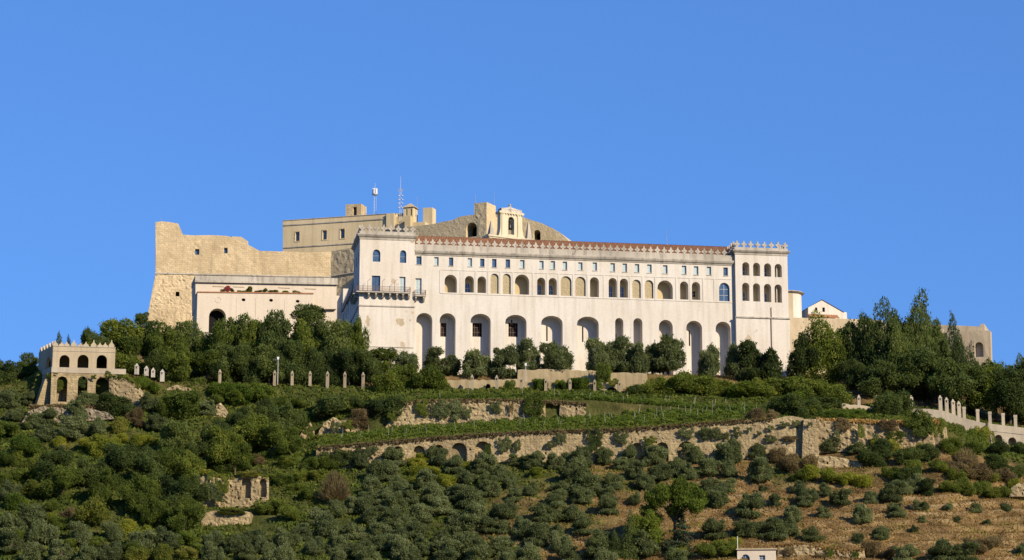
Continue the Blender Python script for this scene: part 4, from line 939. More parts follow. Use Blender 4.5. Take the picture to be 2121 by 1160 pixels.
# ------------------------------------------------------------------ pergola pillars
PIL = [(283,754,773),(303,759,776),(317,763,779),(336,766,788),(455,766,797),(568.5,768,797),(605,769,796),(642,769.5,797),(678,770,803),(714,771,801),(752,772,806),
       (978,777,806),(1029,778,808),(1080,782,812),(1130.5,784,812),(1181,786,813),(1232,787,814),(1283,789,817),
       (1779.5,819,846),(1816.5,819.5,848),(1888,820,848),(1948,820,852),(1961.5,824,857),(1974.5,828,861),(1986.5,832,864),(1997,843,866),(2025,848,872),(2051,853,880),(2078,856,885),(2104,860,888)]
pil_m = {}
for i, (px, yt, yb) in enumerate(PIL):
    Y = 503 if px < 1700 else (502.2 if px < 1880 else 500.3 - (px-1885)/161*1.4)
    if px > 2046: Y = 498.2
    base = at(px, yb+3, Y); h = at(px, yt, Y).z - base.z
    n = i + 1 if px < 400 else i - 3 if px < 760 else i - 10 if px < 1300 else i - 17
    where = 'dark pergola pillar descending from the belvedere' if px < 400 else 'pergola pillar along the wooded grove' if px < 760 else 'pergola pillar in front of the garden walls' if px < 1300 else 'pale pillar along the road, counted downhill'
    o = empty('pergola_pillar', base, f'{ORD[n]} {where}', 'pillar', 'stone pillars along the upper terrace', random.uniform(-.15, .15))
    wd = .36 if px < 1700 else (.44 if 1940 < px < 1990 else .38)
    fat = 1.0 if px > 280 and px < 400 else .8
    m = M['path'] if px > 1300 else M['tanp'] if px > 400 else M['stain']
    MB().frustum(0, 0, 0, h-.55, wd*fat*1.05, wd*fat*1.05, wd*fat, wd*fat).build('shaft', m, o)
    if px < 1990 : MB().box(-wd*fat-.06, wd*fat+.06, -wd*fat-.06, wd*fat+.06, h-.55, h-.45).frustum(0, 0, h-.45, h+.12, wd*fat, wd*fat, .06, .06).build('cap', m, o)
    else: MB().box(-wd*fat-.05, wd*fat+.05, -wd*fat-.05, wd*fat+.05, h-.55, h).build('cap', m, o)
    if px < 1990: MB().box(-.09, .09, -wd*fat-.064, -wd*fat-.004, h-.95, h-.62).build('beam_socket', M['dark'], o)
for px, yt, yb, Y, lab in ((575, 742, 797, 503.5, 'street lamp with white head in front of the grove'), (1089, 755, 800, 508, 'grey lamp post between two olives at the retaining wall')):
    base = at(px, yb, Y); h = at(px, yt, Y).z - base.z; o = empty('lamp_post', base, lab, 'lamp')
    MB().tube((0,0,0), (0,0,h-.25), .08, .06, 8).build('post', M['grey'], o); MB().box(-.06, .75, -.05, .05, h-.25, h-.2).build('arm', M['grey'], o) if px > 1000 else MB().box(-1.0, .1, -.04, .04, h-.35, h-.3).build('arm', M['grey'], o)
    MB().frustum(0, 0, h-.3, h+.25, .16, .16, .22, .22).build('lamp_head', M['antw'], o)

# ------------------------------------------------------------------ foliage
rng = np.random.default_rng(11)
def cards(pos, nrm, size, elong=1.6, spray=0.0):
    """Leaf clumps: one small bent diamond per point."""
    n = len(pos); r = rng.normal(size=(n, 3)); t = np.cross(nrm, r)
    if spray > 0:
        t = r * .55 + nrm * .5 * spray + np.array([0, 0, 1.0]) * spray; nrm = np.cross(t, np.cross(nrm + r[:, ::-1] * .3, t)); nrm /= np.linalg.norm(nrm, axis=1, keepdims=True) + 1e-9
    t /= np.linalg.norm(t, axis=1, keepdims=True) + 1e-9; b = np.cross(nrm, t)
    a = (t * size[:, None] * elong * .5); c = (b * size[:, None] * .5); k = nrm * size[:, None] * .12
    V = np.stack([pos - a - k, pos + c, pos + a - k, pos - c], 1).reshape(-1, 3); return V
def mesh_cards(name, V, mat):
    n = len(V) // 4; me = bpy.data.meshes.new(name); me.vertices.add(len(V)); me.vertices.foreach_set('co', V.astype(np.float32).ravel())
    me.loops.add(4*n); me.loops.foreach_set('vertex_index', np.arange(4*n, dtype=np.int32)); me.polygons.add(n)
    me.polygons.foreach_set('loop_start', np.arange(0, 4*n, 4, dtype=np.int32)); me.polygons.foreach_set('loop_total', np.full(n, 4, np.int32)); me.update(calc_edges=True)
    if mat: me.materials.append(mat)
    return me
def lobed(lobes, n, smin, smax, jit=.75, elong=1.6, cull=.72, spray=0.0):
    L_ = np.array(lobes, float); C, Rr = L_[:, :3], L_[:, 3:6]; wgt = (Rr.prod(1)) ** (2/3); wgt /= wgt.sum()
    P, Nn = [], []; got = 0
    while got < n:
        k = rng.choice(len(C), size=n, p=wgt); d = rng.normal(size=(n, 3)); d /= np.linalg.norm(d, axis=1, keepdims=True)
        rad = 1.02 - np.abs(rng.normal(size=n)) * .2 + (rng.random(n) < .22) * rng.random(n) * .5
        p = C[k] + d * Rr[k] * rad[:, None]
        q_ = np.min(np.linalg.norm((p[:, None, :] - C[None]) / Rr[None] + (np.eye(len(C))[k] * 9)[:, :, None], axis=2), axis=1)
        keep = q_ > cull; P.append(p[keep]); nn = d / Rr[k]; nn /= np.linalg.norm(nn, axis=1, keepdims=True); Nn.append(nn[keep]); got += int(keep.sum())
    P = np.concatenate(P)[:n]; Nn = np.concatenate(Nn)[:n]; Nn = Nn + rng.normal(size=Nn.shape) * jit * .6 + np.array([0, 0, .25]); Nn /= np.linalg.norm(Nn, axis=1, keepdims=True)
    return cards(P, Nn, rng.uniform(smin, smax, len(P)), elong, spray)
def trunk_mesh(name, h0, r0, tips, lean=.05):
    mb = MB(); p = Vector((0, 0, -.08)); q_ = Vector((random.uniform(-lean, lean), random.uniform(-lean, lean), h0))
    m_ = (p + q_) / 2 + Vector((random.uniform(-lean, lean)*.5, random.uniform(-lean, lean)*.5, 0))
    mb.tube(p, m_, r0, r0*.8, 7).tube(m_, q_, r0*.8, r0*.65, 7)
    for t in tips:
        t = Vector(t); mid = q_.lerp(t, .5) + Vector((random.uniform(-.03, .03), random.uniform(-.03, .03), .03)); mb.tube(q_, mid, r0*.5, r0*.32, 5).tube(mid, t, r0*.32, r0*.12, 5)
    me = bpy.data.meshes.new(name); me.from_pydata(mb.v, [], mb.f); me.materials.append(M['bark']); return me
PROTO = {}
def proto(kind, var):
    """Unit-sized plant: one high, about one wide."""
    lobes = []; rd = random.Random(hash((len(kind), kind[0], var)) & 0xffff) if False else random.Random(sum(map(ord, kind))*31 + var)
    U_ = rd.uniform
    if kind == 'olive':
        for k in range(rd.randint(5, 7)):
            a0, r0, z0 = 6.28*k/6 + U_(-.5, .5), U_(.06, .30), U_(.26, .70)
            for j in range(4):
                s = U_(.08, .17); lobes.append((r0*math.cos(a0) + U_(-.13, .13), r0*math.sin(a0) + U_(-.13, .13), max(.12, z0 + U_(-.2, .16)), s, s, s*U_(.9, 1.3)))
        for k in range(6): lobes.append((.24*math.cos(k+.4), .24*math.sin(k+.4), U_(.14, .26), .14, .14, .12))
        V = lobed(lobes, 9000, .015, .034, 1.15, 2.6, .72, .9); tr = trunk_mesh('trunk', .24, .045, [(l[0]*.7, l[1]*.7, l[2]) for l in lobes[:6]])
    elif kind == 'broad':
        for k in range(9):
            z0 = U_(.12, .80); r0 = U_(.05, .34) * math.sqrt(max(.10, 1 - ((z0-.36)/.55)**2)); a0 = 2.4*k + U_(-.4, .4)
            for j in range(4):
                s = U_(.07, .15) * (1.2 - .35*z0); lobes.append((r0*math.cos(a0) + U_(-.12, .12), r0*math.sin(a0) + U_(-.12, .12), min(.92, max(.06, z0 + U_(-.12, .14))), s, s, s*U_(.8, 1.3)))
        V = lobed(lobes, 12000, .012, .028, 1.05, 2.0, .72, .6); tr = trunk_mesh('trunk', .3, .03, [(l[0]*.7, l[1]*.7, l[2]) for l in lobes[:7]])
    elif kind == 'poplar':
        spires = [(0, 0, 1.0)] + [(U_(-.3, .3), U_(-.22, .22), U_(.62, .92)) for _ in range(6)]
        for sx, sy, top in spires:
            nk = int(top*10)
            for k in range(nk):
                t = (k+.5)/nk; z = .04 + (top-.1)*t; w_ = (.24 if sx else .32) * (1 - t)**.45 + .06; a = U_(0, 6.28); rr = w_*.5
                lobes.append((sx*min(1, t*1.5+.45) + rr*math.cos(a), sy + rr*math.sin(a), z, w_*.7, w_*.7, w_*.6+.03))
        V = lobed(lobes, 15000, .009, .022, 1.05, 2.2, .62, .8); tr = trunk_mesh('trunk', .5, .02, [(s_[0], s_[1], s_[2]*.9) for s_ in spires])
    elif kind == 'cypress':
        for k in range(16):
            t = k/15; z = .05 + .88*t; w_ = .34*(1-t)**.6 + .05; a = U_(0, 6.28); lobes.append((w_*.3*math.cos(a), w_*.3*math.sin(a), z, w_, w_, .09))
        V = lobed(lobes, 5000, .014, .032, .7, 2.0, .6); tr = trunk_mesh('trunk', .5, .03, [(0, 0, .9)])
    elif kind == 'pine':
        for k in range(38):
            a, r = U_(0, 6.28), .42*math.sqrt(U_(0, 1)); z = .46 + .45*math.sqrt(max(0, 1-(r/.46)**2)) * U_(.05, 1.0); s = U_(.08, .13); lobes.append((r*math.cos(a), r*math.sin(a), z, s, s, s*.7))
        V = lobed(lobes, 14000, .009, .02, .9, 2.6, .72, .9); tr = trunk_mesh('trunk', .34, .035, [(l[0]*.8, l[1]*.8, l[2]-.05) for l in lobes[:14]], .02)
    elif kind == 'cedar':
        for k in range(9):
            t = k/8; z = .08 + .86*t; w_ = .48*(1-t)**.7 + .06
            for j in range(8): a = 6.28*j/8 + k + U_(-.3, .3); rr = w_*U_(.4, 1.1); zz_ = z + U_(-.04, .04); lobes += [(rr*.35*math.cos(a), rr*.35*math.sin(a), zz_, rr*.3, rr*.3, .022), (rr*.75*math.cos(a), rr*.75*math.sin(a), zz_ - rr*.1, rr*.28, rr*.2, .026)]
        V = lobed(lobes, 9000, .01, .024, .6, 2.4, .3); tr = trunk_mesh('trunk', .6, .03, [(0, 0, .95)] + [(.3*math.cos(j), .3*math.sin(j), .12+.1*j) for j in range(6)], .01)
    elif kind == 'bush':
        for k in range(6):
            a0, r0, z0 = 6.28*k/6 + U_(-.5, .5), U_(.06, .34), U_(.12, .58)
            for j in range(4):
                s = U_(.09, .2); lobes.append((r0*math.cos(a0) + U_(-.14, .14), r0*math.sin(a0) + U_(-.14, .14), max(.05, z0 + U_(-.16, .2)), s, s, s*U_(.8, 1.2)))
        V = lobed(lobes, 7000, .015, .035, 1.1, 2.2, .72, .6); tr = None
    elif kind == 'creeper':
        for k in range(16):
            x, z = U_(-.42, .42), U_(.08, .9); s = U_(.1, .2); lobes.append((x*(1-.4*abs(z-.6)), U_(-.04, .04), z, s, .09, s))
        V = lobed(lobes, 3400, .025, .05, .9, 1.5); tr = None
    elif kind == 'twiggy':
        n = 2600; a = rng.uniform(0, 6.28, n); e = np.arccos(rng.uniform(.15, 1, n)); rr = rng.uniform(.25, 1, n) ** .7
        d = np.stack([np.sin(e)*np.cos(a)*.5, np.sin(e)*np.sin(a)*.5, np.cos(e)*.95], 1); P = d*rr[:, None]; r_ = rng.normal(size=(n, 3)); Nn = np.cross(d, r_); Nn /= np.linalg.norm(Nn, axis=1, keepdims=True)
        dn = d/np.linalg.norm(d, axis=1, keepdims=True); bb_ = np.cross(dn, Nn); s = rng.uniform(.05, .12, n)[:, None]; w_ = .008
        V = np.stack([P-dn*s, P+bb_*w_, P+dn*s, P-bb_*w_], 1).reshape(-1, 3); tr = None
    if kind not in ('creeper', 'twiggy'):            # bring every variant to unit width and height
        q_ = np.percentile(np.abs(V[:, :2]), 99.2); top = np.percentile(V[:, 2], 99.7); V[:, :2] *= .5/q_; V[:, 2] /= top
    PROTO[(kind, var)] = (mesh_cards('crown', V, None), tr)
NV = {'olive': 6, 'broad': 6, 'poplar': 4, 'cypress': 2, 'pine': 1, 'cedar': 1, 'bush': 6, 'creeper': 5, 'twiggy': 2}
for k_, n_ in NV.items():
    for v_ in range(n_): proto(k_, v_)
MESHES = {}; WIDE = {'broad': 1.22, 'olive': 1.08, 'bush': 1.08, 'poplar': 1.08}
def crown_mesh(kind, var, mat):
    key = (kind, var, mat)
    if key not in MESHES:
        me = PROTO[(kind, var)][0].copy(); me.materials.append(M[mat]); MESHES[key] = me
    return MESHES[key]
def plant(kind, px, ytop, wpx, ybase, mat, name, label, cat, group=None, Y=None, thing_parts=True, sink=.15, deep=1.0):
    if Y is None: Y = ground_Y(px, ybase)
    b = at(px, ybase, Y); k = mpp(Y, b.z); h = (ybase - ytop) * k * 1.02; w_ = wpx * k * WIDE.get(kind, 1.0); var = random.randrange(NV[kind]); rz = random.uniform(0, 6.28)
    x, y = b.x, b.y; z = b.z - sink
    me, tr = crown_mesh(kind, var, mat), PROTO[(kind, var)][1]
    if tr is None or not thing_parts:
        o = bpy.data.objects.new(name, me); COL.objects.link(o); tag(o, label, cat, group)
        o.location = (x, y, z); o.rotation_euler = (0, 0, rz if kind != 'creeper' else random.choice((0, math.pi))); o.scale = (w_, w_*deep, h); return o
    e = empty(name, (x, y, z), label, cat, group, rz); e.scale = (w_*random.uniform(.86, 1.12), w_*random.uniform(.86, 1.12), h*random.uniform(.93, 1.06)); e.rotation_euler = (random.uniform(-.09, .09), random.uniform(-.09, .09), rz)
    t_ = bpy.data.objects.new('trunk', tr); COL.objects.link(t_); t_.parent = e
    c_ = bpy.data.objects.new('crown', me); COL.objects.link(c_); c_.parent = e
    return e
# ------------------------------------------------------------------ trees of the grove and around the buildings
def rows_label(items, text): return [f'{ORD[i+1]} {text}' for i in range(len(items))]
GROVE = [(240,660,95,778,'broad','broad',516),(268,692,62,785,'broad','broad',513),(306,668,74,786,'broad','darkl',519),(347,672,74,788,'broad','broad',514),(396,668,82,790,'broad','poplar',518),
         (441,660,78,790,'broad','broad',513),(490,650,78,791,'broad','poplar',517),(531,648,74,793,'broad','broad',520),(576,650,78,793,'broad','poplar',513),(620,664,74,793,'broad','broad',512),
         (657,668,64,792,'broad','darkl',516),(700,661,80,796,'broad','poplar',512),(738,668,52,796,'broad','broad',513.5),(556,668,60,793,'broad','darkl',516),(512,672,60,793,'broad','broad',515)]
GROVE.sort()
for t, lab in zip(GROVE, rows_label(GROVE, 'tree from the left along the top of the dense grove')):
    plant(t[4], t[0], t[1], t[2], t[3], t[5], 'grove_tree', lab, 'tree', 'trees of the grove left of the monastery', t[6])
G2 = [(212,692,46,780,507),(330,722,66,794,507),(372,716,66,796,506.5),(425,722,72,798,506.5),(470,712,66,798,507),(512,706,66,798,507),(556,716,66,798,506.6),(598,704,62,798,507),(640,712,62,800,507),(676,716,62,802,507),(722,722,60,806,506.5),(765,728,58,806,506)]
for t, lab in zip(G2, rows_label(G2, 'tree from the left in the lower front row of the grove')):
    plant('broad', t[0], t[1], t[2], t[3], random.choice(['broad', 'darkl', 'poplar']), 'grove_tree', lab, 'tree', 'trees of the grove left of the monastery', t[4])
for t in [('cypress',122,686,26,742,'darkl',514,'small dark conifer behind the belvedere roof'),('cypress',143,690,18,742,'darkl',514,'narrow conifer just right of another behind the belvedere'),('broad',178,683,36,750,'broad',513,'bushy green tree behind the belvedere battlements'),
          ('broad',638,632,76,700,'darkl',563,'dark tree in the shadow beside the rose building'),('broad',18,748,85,806,'darkl',508,'dark tree at the far left ridge'),('broad',62,733,52,800,'broad',510,'green tree left of the belvedere'),('broad',-22,742,80,806,'poplar',509,'tree cut off by the left edge on the ridge'),
          ('broad',296,646,34,684,'broad',585,'sparse shrub tree at the foot of the castle bastion'),('cypress',205,690,20,775,'darkl',510,'slim dark cypress right of the belvedere'),('cypress',228,700,16,778,'darkl',508,'slender cypress beside the belvedere corner'),
          ('poplar',1690,652,112,790,'broad',521,'broad leafy tree touching the second tower'),('broad',1662,688,62,792,'darkl',518.5,'lower tree at the tower corner'),('broad',1727,690,60,790,'broad',519.5,'rounded tree right of the broad leafy one'),
          ('poplar',1820,616,112,808,'poplar',516,'tall pointed tree, first of the two highest on the right'),('broad',1776,668,76,804,'darkl',521,'dark tree left of the tallest pointed trees'),('broad',1852,668,70,806,'poplar',514,'leafy tree filling the gap between the two highest'),
          ('poplar',1911,612,108,806,'poplar',518,'tall pointed tree, second of the two highest on the right'),('broad',1948,704,46,806,'darkl',522,'dark tree in front of the bastion buttresses'),('cypress',1986,644,44,770,'cedar',526,'slim conifer rising in front of the bastion'),
          ('broad',1882,718,100,822,'darkl',511,'dark rounded tree below the two highest'),('broad',1933,726,100,836,'poplar',510,'bushy tree above the road bend'),('poplar',2006,688,62,838,'darkl',513,'dense dark tree below the slim conifer'),('broad',2046,748,60,842,'poplar',515,'tree at the corner of the bastion'),
          ('broad',1990,750,110,852,'darkl',507,'dark tree right behind the four white pillars'),('broad',2062,742,90,862,'broad',508,'dark green tree above the viaduct'),('poplar',2112,730,72,868,'broad',512,'tree against the sky at the right edge'),('broad',2092,768,86,872,'darkl',506,'low tree behind the road pillars'),('broad',2142,740,80,880,'poplar',509,'tree cut by the right edge of the view'),
          ('broad',1832,748,90,828,'darkl',510,'dark understorey tree beneath the first tall pointed tree'),('broad',1792,648,74,806,'broad',523,'broad tree behind the first tall pointed tree'),('broad',1868,652,76,806,'darkl',522,'dark tree behind the gap of the two highest'),('broad',1938,668,56,806,'poplar',524,'tree just behind the second tall pointed tree'),('broad',1766,744,60,800,'darkl',514,'shaded low tree over the dry slope')]:
    plant(t[0], t[1], t[2], t[3], t[4], t[5], 'hill_tree' if t[0] != 'cypress' else 'conifer_tree', t[7], 'tree', None, t[6])
FRONT = [(788,724,62,774,'broad','broad',515),(841,727,58,770,'olive','olive',515),(912,727,66,774,'olive','olive',516),(984,724,62,782,'olive','olive',513.6),(1040,722,56,782,'olive','olive',513.8),(1094,710,52,768,'olive','olive',514),(1149,712,58,770,'olive','olive',514),
         (1238,705,52,772,'olive','olive',514),(1268,708,50,772,'olive','olive',515),(1306,704,58,772,'olive','olive',514),(1352,720,42,766,'olive','olive',516),(1384,702,66,766,'olive','olive',515),(1469,715,46,776,'olive','olive',515.5),(1527,718,58,782,'olive','olive',517),(1570,716,82,788,'olive','darkl',515.5)]
for t, lab in zip(FRONT, rows_label(FRONT, 'tree from the left in the row against the monastery front')):
    plant(t[4], t[0], t[1]-2, t[2]*1.14, t[3]+5, t[5], 'olive_tree' if t[5] == 'olive' else 'garden_tree', lab, 'olive tree' if t[5] == 'olive' else 'tree', 'trees along the monastery front', t[6])
GARDEN = [(806,770,66,824,'broad',502),(836,758,74,820,'broad',505),(876,760,80,822,'broad',504.5),(915,774,60,818,'broad',504),(1254,752,36,806,'broad',508.5),(1360,782,64,824,'broad',504.5),(1398,776,78,824,'broad',505),(1442,770,82,826,'broad',505.5),(1490,778,80,828,'broad',504.6),(1540,790,86,830,'vine',504),
          (1580,786,80,832,'broad',505),(1626,780,88,834,'broad',505.5),(1676,782,88,838,'broad',505),(1722,788,72,838,'broad',504.5),(1700,815,90,858,'darkl',501),(1650,812,70,850,'vine',501.5),(1120,783,30,806,'vine',503.8),(1205,780,42,806,'vine',503.8),(1165,786,30,808,'vine',503.7),(1056,786,24,812,'vine',502.6),(1310,795,50,826,'darkl',503)]
for t, lab in zip(sorted(GARDEN), rows_label(GARDEN, 'leafy shrub from the left along the pergola garden below the monastery')):
    plant('bush', t[0], t[1], t[2], t[3], t[4], 'garden_shrub', lab, 'shrub', 'shrubs of the pergola garden', t[5])

# ------------------------------------------------------------------ olive orchard, read off four parts of the photograph
def conv(ox, oy, lst, sc=3.412): return [(ox + x/sc, oy + y/sc, w_/sc) for x, y, w_ in lst]
OL = conv(800, 820, [(60,440,150),(360,430,150),(480,490,140),(700,460,150),(930,450,110),(1050,460,140),(1190,470,130),(1290,440,120),(1390,440,160),(1540,430,130),(30,540,150),(270,590,170),(560,570,150),(650,500,120),(720,600,130),(810,550,140),(880,610,120),(1020,660,120),(1330,560,170),(1430,620,170),(1610,610,120),(1360,500,170),
     (90,640,180),(60,760,170),(170,700,150),(330,690,170),(390,780,150),(510,690,150),(590,730,170),(640,830,170),(740,660,120),(900,700,110),(1240,650,120),(1200,730,130),(1385,710,140),(1560,690,110),(1580,780,150),(240,830,170),(40,870,150),(490,860,100),(120,910,150),(830,800,180),(1110,830,150),(1280,820,170),(960,930,170),(730,910,140),(540,950,200),(210,950,150),(1390,920,150),(820,930,120),
     (380,1010,150),(60,1000,150),(1050,990,170),(1170,950,130),(1230,1030,180),(800,1060,160),(580,1060,190),(1520,1000,150),(100,1070,180),(260,1060,160),(440,1080,170),(1480,1080,200),(1000,1130,200),(1300,1130,150),(1550,1140,180),(640,1140,200),(180,1140,180),(420,1150,150),(850,1140,150)])
OL += conv(400, 820, [(1190,460,130),(1300,540,160),(1250,650,160),(1130,780,130),(1010,800,140),(900,860,150),(1200,760,160),(1330,720,150),(960,920,200),(1130,960,140),(1290,940,160),(650,1000,180),(780,980,150),(420,1010,150),(300,1050,150),(860,1070,160),(1010,1050,180),(1160,1080,170),(380,1110,130),(640,1120,170),(150,1020,150),(130,1110,150),(1270,840,150),(1340,1040,160),(1240,1130,170),(1020,1140,160),(500,1060,130)])
OL += conv(1200, 820, [(360,430,150),(520,410,190),(810,410,170),(1060,400,200),(1250,390,130),(400,530,150),(460,600,160),(570,545,150),(690,510,150),(770,540,130),(800,600,120),(910,500,140),(1060,520,140),(1290,530,180),(920,630,110),(1040,640,120),(980,710,180),(395,720,100),(1190,780,200),(1390,740,100),(1300,660,60),(1600,690,160),(1555,640,120),(1500,840,130),(970,950,170),(1180,940,170),(1370,940,180),(1500,930,140),(1640,980,120),(470,1050,190),(700,1140,150),(300,480,120),(640,590,140)])
OL += conv(1621, 820, [(300,660,110),(160,735,110),(410,720,130),(620,720,110),(770,680,160),(850,650,120),(330,350,110),(520,370,110),(290,820,90),(560,840,160),(810,810,120),(60,840,120),(50,940,160),(205,980,130),(530,1010,100),(695,970,110),(930,940,60),(990,870,60),(980,770,80),(1170,780,70),(1225,870,60),(1370,790,90),(1450,890,50),(1580,790,80),(860,1130,180),(1130,1110,180),(1280,1115,180),(1690,1080,80),(960,620,150)])
OL += conv(0, 820, [(60,30,160),(190,20,110),(620,30,140),(1050,50,140),(100,130,110),(240,180,120),(330,150,140),(540,120,180),(300,260,170),(480,230,200),(690,220,150),(850,200,130),(200,350,200),(180,490,150),(60,680,170),(220,650,160),(100,740,150),(620,830,250),(210,860,200),(60,920,180),(300,960,220),(560,980,180),(800,970,160),(220,1110,160),(420,1110,170),(600,1120,180),(780,1110,170),(1000,1020,180),(1180,1010,180),(1330,1010,170),(70,1040,170),(1480,90,120),(1100,190,150),(970,1120,160),(1150,1110,160),(1340,1110,150),(420,380,80)])
OL = [(x, y, w_) for i, (x, y, w_) in enumerate(OL) if not any((x-a)**2 + (y-b)**2 < (.28*w_)**2 for a, b, _ in OL[:i]) and not (1340 < x < 1460 and 985 < y < 1110)]
bands = {}
for x, y, w_ in OL:
    shrub = x < 430 and random.random() < .35
    bands.setdefault((shrub, 0 if y < 870 else 1 + int((y - 870) // 36)), []).append((x, y, w_))
for (shrub, bi), lst in sorted(bands.items()):
    lst.sort(); word = 'leafy shrub' if shrub else 'olive tree'
    for i, (x, y, w_) in enumerate(lst):
        hgt = w_ * random.uniform(.86, 1.0); where = f'{word} from the left on the slope around the belvedere' if bi == 0 else f'{word} from the left in the {ORD[bi]} orchard band counted downhill'
        if shrub: plant('bush', x, y - hgt*.4, w_*1.1, y + hgt*.46, random.choice(['vine', 'weed', 'weed', 'lime']), 'hillside_shrub', f'{ORD[i+1]} {where}', 'shrub', 'leafy shrubs among the olives'); continue
        w_ *= random.uniform(.88, 1.14)
        plant('olive', x, y - hgt*.52, w_*1.06, y + hgt*.46, 'olive', 'olive_tree', f'{ORD[i+1]} {where}', 'olive tree', 'olive trees on the hillside')

# umbrella pine with cedar and dark conifers below it
plant('pine', 1400, 992, 122, 1128, 'pine', 'stone_pine', 'umbrella pine with rounded bright crown in the olive orchard', 'pine tree', None, 432)
plant('cedar', 1408, 1062, 92, 1166, 'cedar', 'cedar_tree', 'blue-green cedar with flat layered branches below the umbrella pine', 'cedar tree', None, 431)
plant('cypress', 1304, 1064, 50, 1172, 'darkl', 'conifer_tree', 'dark upright conifer left of the umbrella pine', 'conifer', None, 430)
plant('cypress', 1276, 1092, 40, 1172, 'darkl', 'conifer_tree', 'shorter dark conifer joined to the dark upright one', 'conifer', None, 430.5)
plant('broad', 1340, 1040, 62, 1140, 'pine', 'hill_tree', 'green bushy tree between dark conifer and umbrella pine', 'tree', None, 433)
# dark woodland on the left-hand slope
WOOD = conv(0, 820, [(1250,330,260),(1560,380,300),(400,520,250),(850,500,280),(1050,520,280),(1190,500,250),(1340,540,250),(440,620,260),(700,650,250),(1000,700,300),(1180,690,260),(1330,720,280),(1300,850,260),(1660,450,220),(1420,420,200),(600,560,220),(1080,820,220)]) + conv(400, 820, [(400,280,260),(640,200,260),(200,330,280),(560,330,220),(500,130,200),(330,160,170),(690,330,180)])
for i, (x, y, w_) in enumerate(sorted(WOOD)):
    plant('broad', x, y - w_*.55, w_*.98, y + w_*.5, ['darkl', 'broad', 'poplar', 'broad'][i % 4], 'woodland_tree', f'{ORD[i+1]} dark woodland tree from the left on the slope below the belvedere', 'tree', 'dark woodland trees on the slope')
# shrubs: colour, place (zoom coordinates as above)
SHR = [(x, y, w_, m, 'bush') for m, lst in (
    ('darkl', conv(0, 820, [(830,60,230)]) + conv(400, 820, [(940,75,250),(1300,80,180),(1430,72,200),(1190,50,150)]) + conv(1621, 820, [(780,70,230),(700,380,200),(870,430,200),(1010,400,180),(640,440,180),(900,560,170),(1020,640,140),(1540,480,180),(1640,540,160),(1500,370,170),(1680,370,120)]) + [(1672,846,56),(1628,840,60),(1598,838,50)]),
    ('broad', conv(0, 820, [(70,240,200),(1280,70,260),(1180,110,160),(60,450,150),(150,560,160),(60,590,130),(1520,30,120),(1400,1080,150),(330,780,140),(420,900,150),(660,1040,160),(900,1080,160),(140,1000,140),(480,1040,120),(350,470,140),(120,400,130)]) + conv(400, 820, [(600,60,150),(740,50,130),(800,170,110),(880,560,130),(650,590,150),(720,650,130),(600,780,180),(500,790,150),(690,830,150),(780,700,130),(560,560,140),(300,700,130),(400,690,120),(830,480,150),(950,480,140),(680,460,130),(750,560,130)]) + conv(1621, 820, [(200,110,140),(560,170,150),(1180,340,160),(1260,400,160),(1340,370,150),(1120,500,150),(1270,640,150),(1400,650,130),(1480,680,130),(1570,680,120),(1150,640,120),(760,540,130),(940,500,130),(1230,560,140),(1440,580,140),(100,560,130)]) + conv(1200, 820, [(1050,1080,150),(900,1090,160),(980,1050,120)])),
    ('lime', conv(0, 820, [(760,340,200),(680,370,140),(840,300,120),(600,340,130),(990,310,130),(1080,300,110),(1350,330,110),(200,200,90),(420,320,110),(900,930,160),(1020,960,150),(350,870,120)]) + conv(400, 820, [(1640,440,120),(460,240,90),(1600,530,120),(1010,830,100)]) + conv(800, 820, [(210,470,130),(330,540,160),(420,600,140),(590,490,110),(240,560,120),(1070,540,110)]) + conv(1621, 820, [(750,360,150),(330,570,160),(200,540,160),(450,590,150),(580,600,140),(630,330,110),(1000,370,110),(1640,620,100)]) + conv(1200, 820, [(700,1090,120),(1090,1030,110)])),
    ('vine', conv(250, 700, [(950,470,260),(1100,490,240),(1250,480,220),(860,440,200),(1020,530,200),(270,400,190),(160,400,150)], 4.242) + conv(1621, 820, [(320,150,160),(430,150,150),(520,130,130)])),
    ('brown', conv(1621, 820, [(1320,480,200),(1240,520,180),(1380,540,180),(1560,560,150),(1480,1040,160),(1360,1050,160),(60,490,160),(160,470,150),(640,1080,140),(740,1100,140),(800,250,120)]) + conv(400, 820, [(560,260,110),(460,440,120),(1150,200,150),(1200,130,130)]) + conv(0, 820, [(930,130,130),(500,830,120),(700,1050,110),(980,190,110)]) + conv(1200, 820, [(1250,140,140),(1340,130,130),(1400,420,140),(1480,450,140)]))) for x, y, w_ in lst]
names = {'darkl': 'dark green shrub', 'broad': 'mid green shrub', 'lime': 'yellow-green shrub', 'vine': 'bright leafy bush', 'brown': 'dry brown shrub'}
for m in names:
    lst = sorted(s for s in SHR if s[3] == m)
    for i, (x, y, w_, _, k_) in enumerate(lst):
        hgt = w_ * random.uniform(.62, .8)
        plant('bush', x, y - hgt*.5, w_*1.05, y + hgt*.5, m, 'hillside_shrub', f'{ORD[i+1]} {names[m]} from the left on the hillside', 'shrub', names[m] + 's on the hillside', None)
for i, (x, y, w_) in enumerate(conv(400, 820, [(1000,650,220)]) + conv(1621, 820, [(1300,460,180)])):
    plant('twiggy', x, y-w_*.6, w_*1.1, y+w_*.5, 'brown', 'bare_shrub', ['reddish bare twiggy shrub above the olive orchard', 'bare brown twiggy shrub below the viaduct'][i], 'shrub')
plant('bush', 1854, 806, 68, 870, 'darkl', 'round_shrub', 'large round dark shrub beside the road wall and lone pillars', 'shrub', None, 497.5)

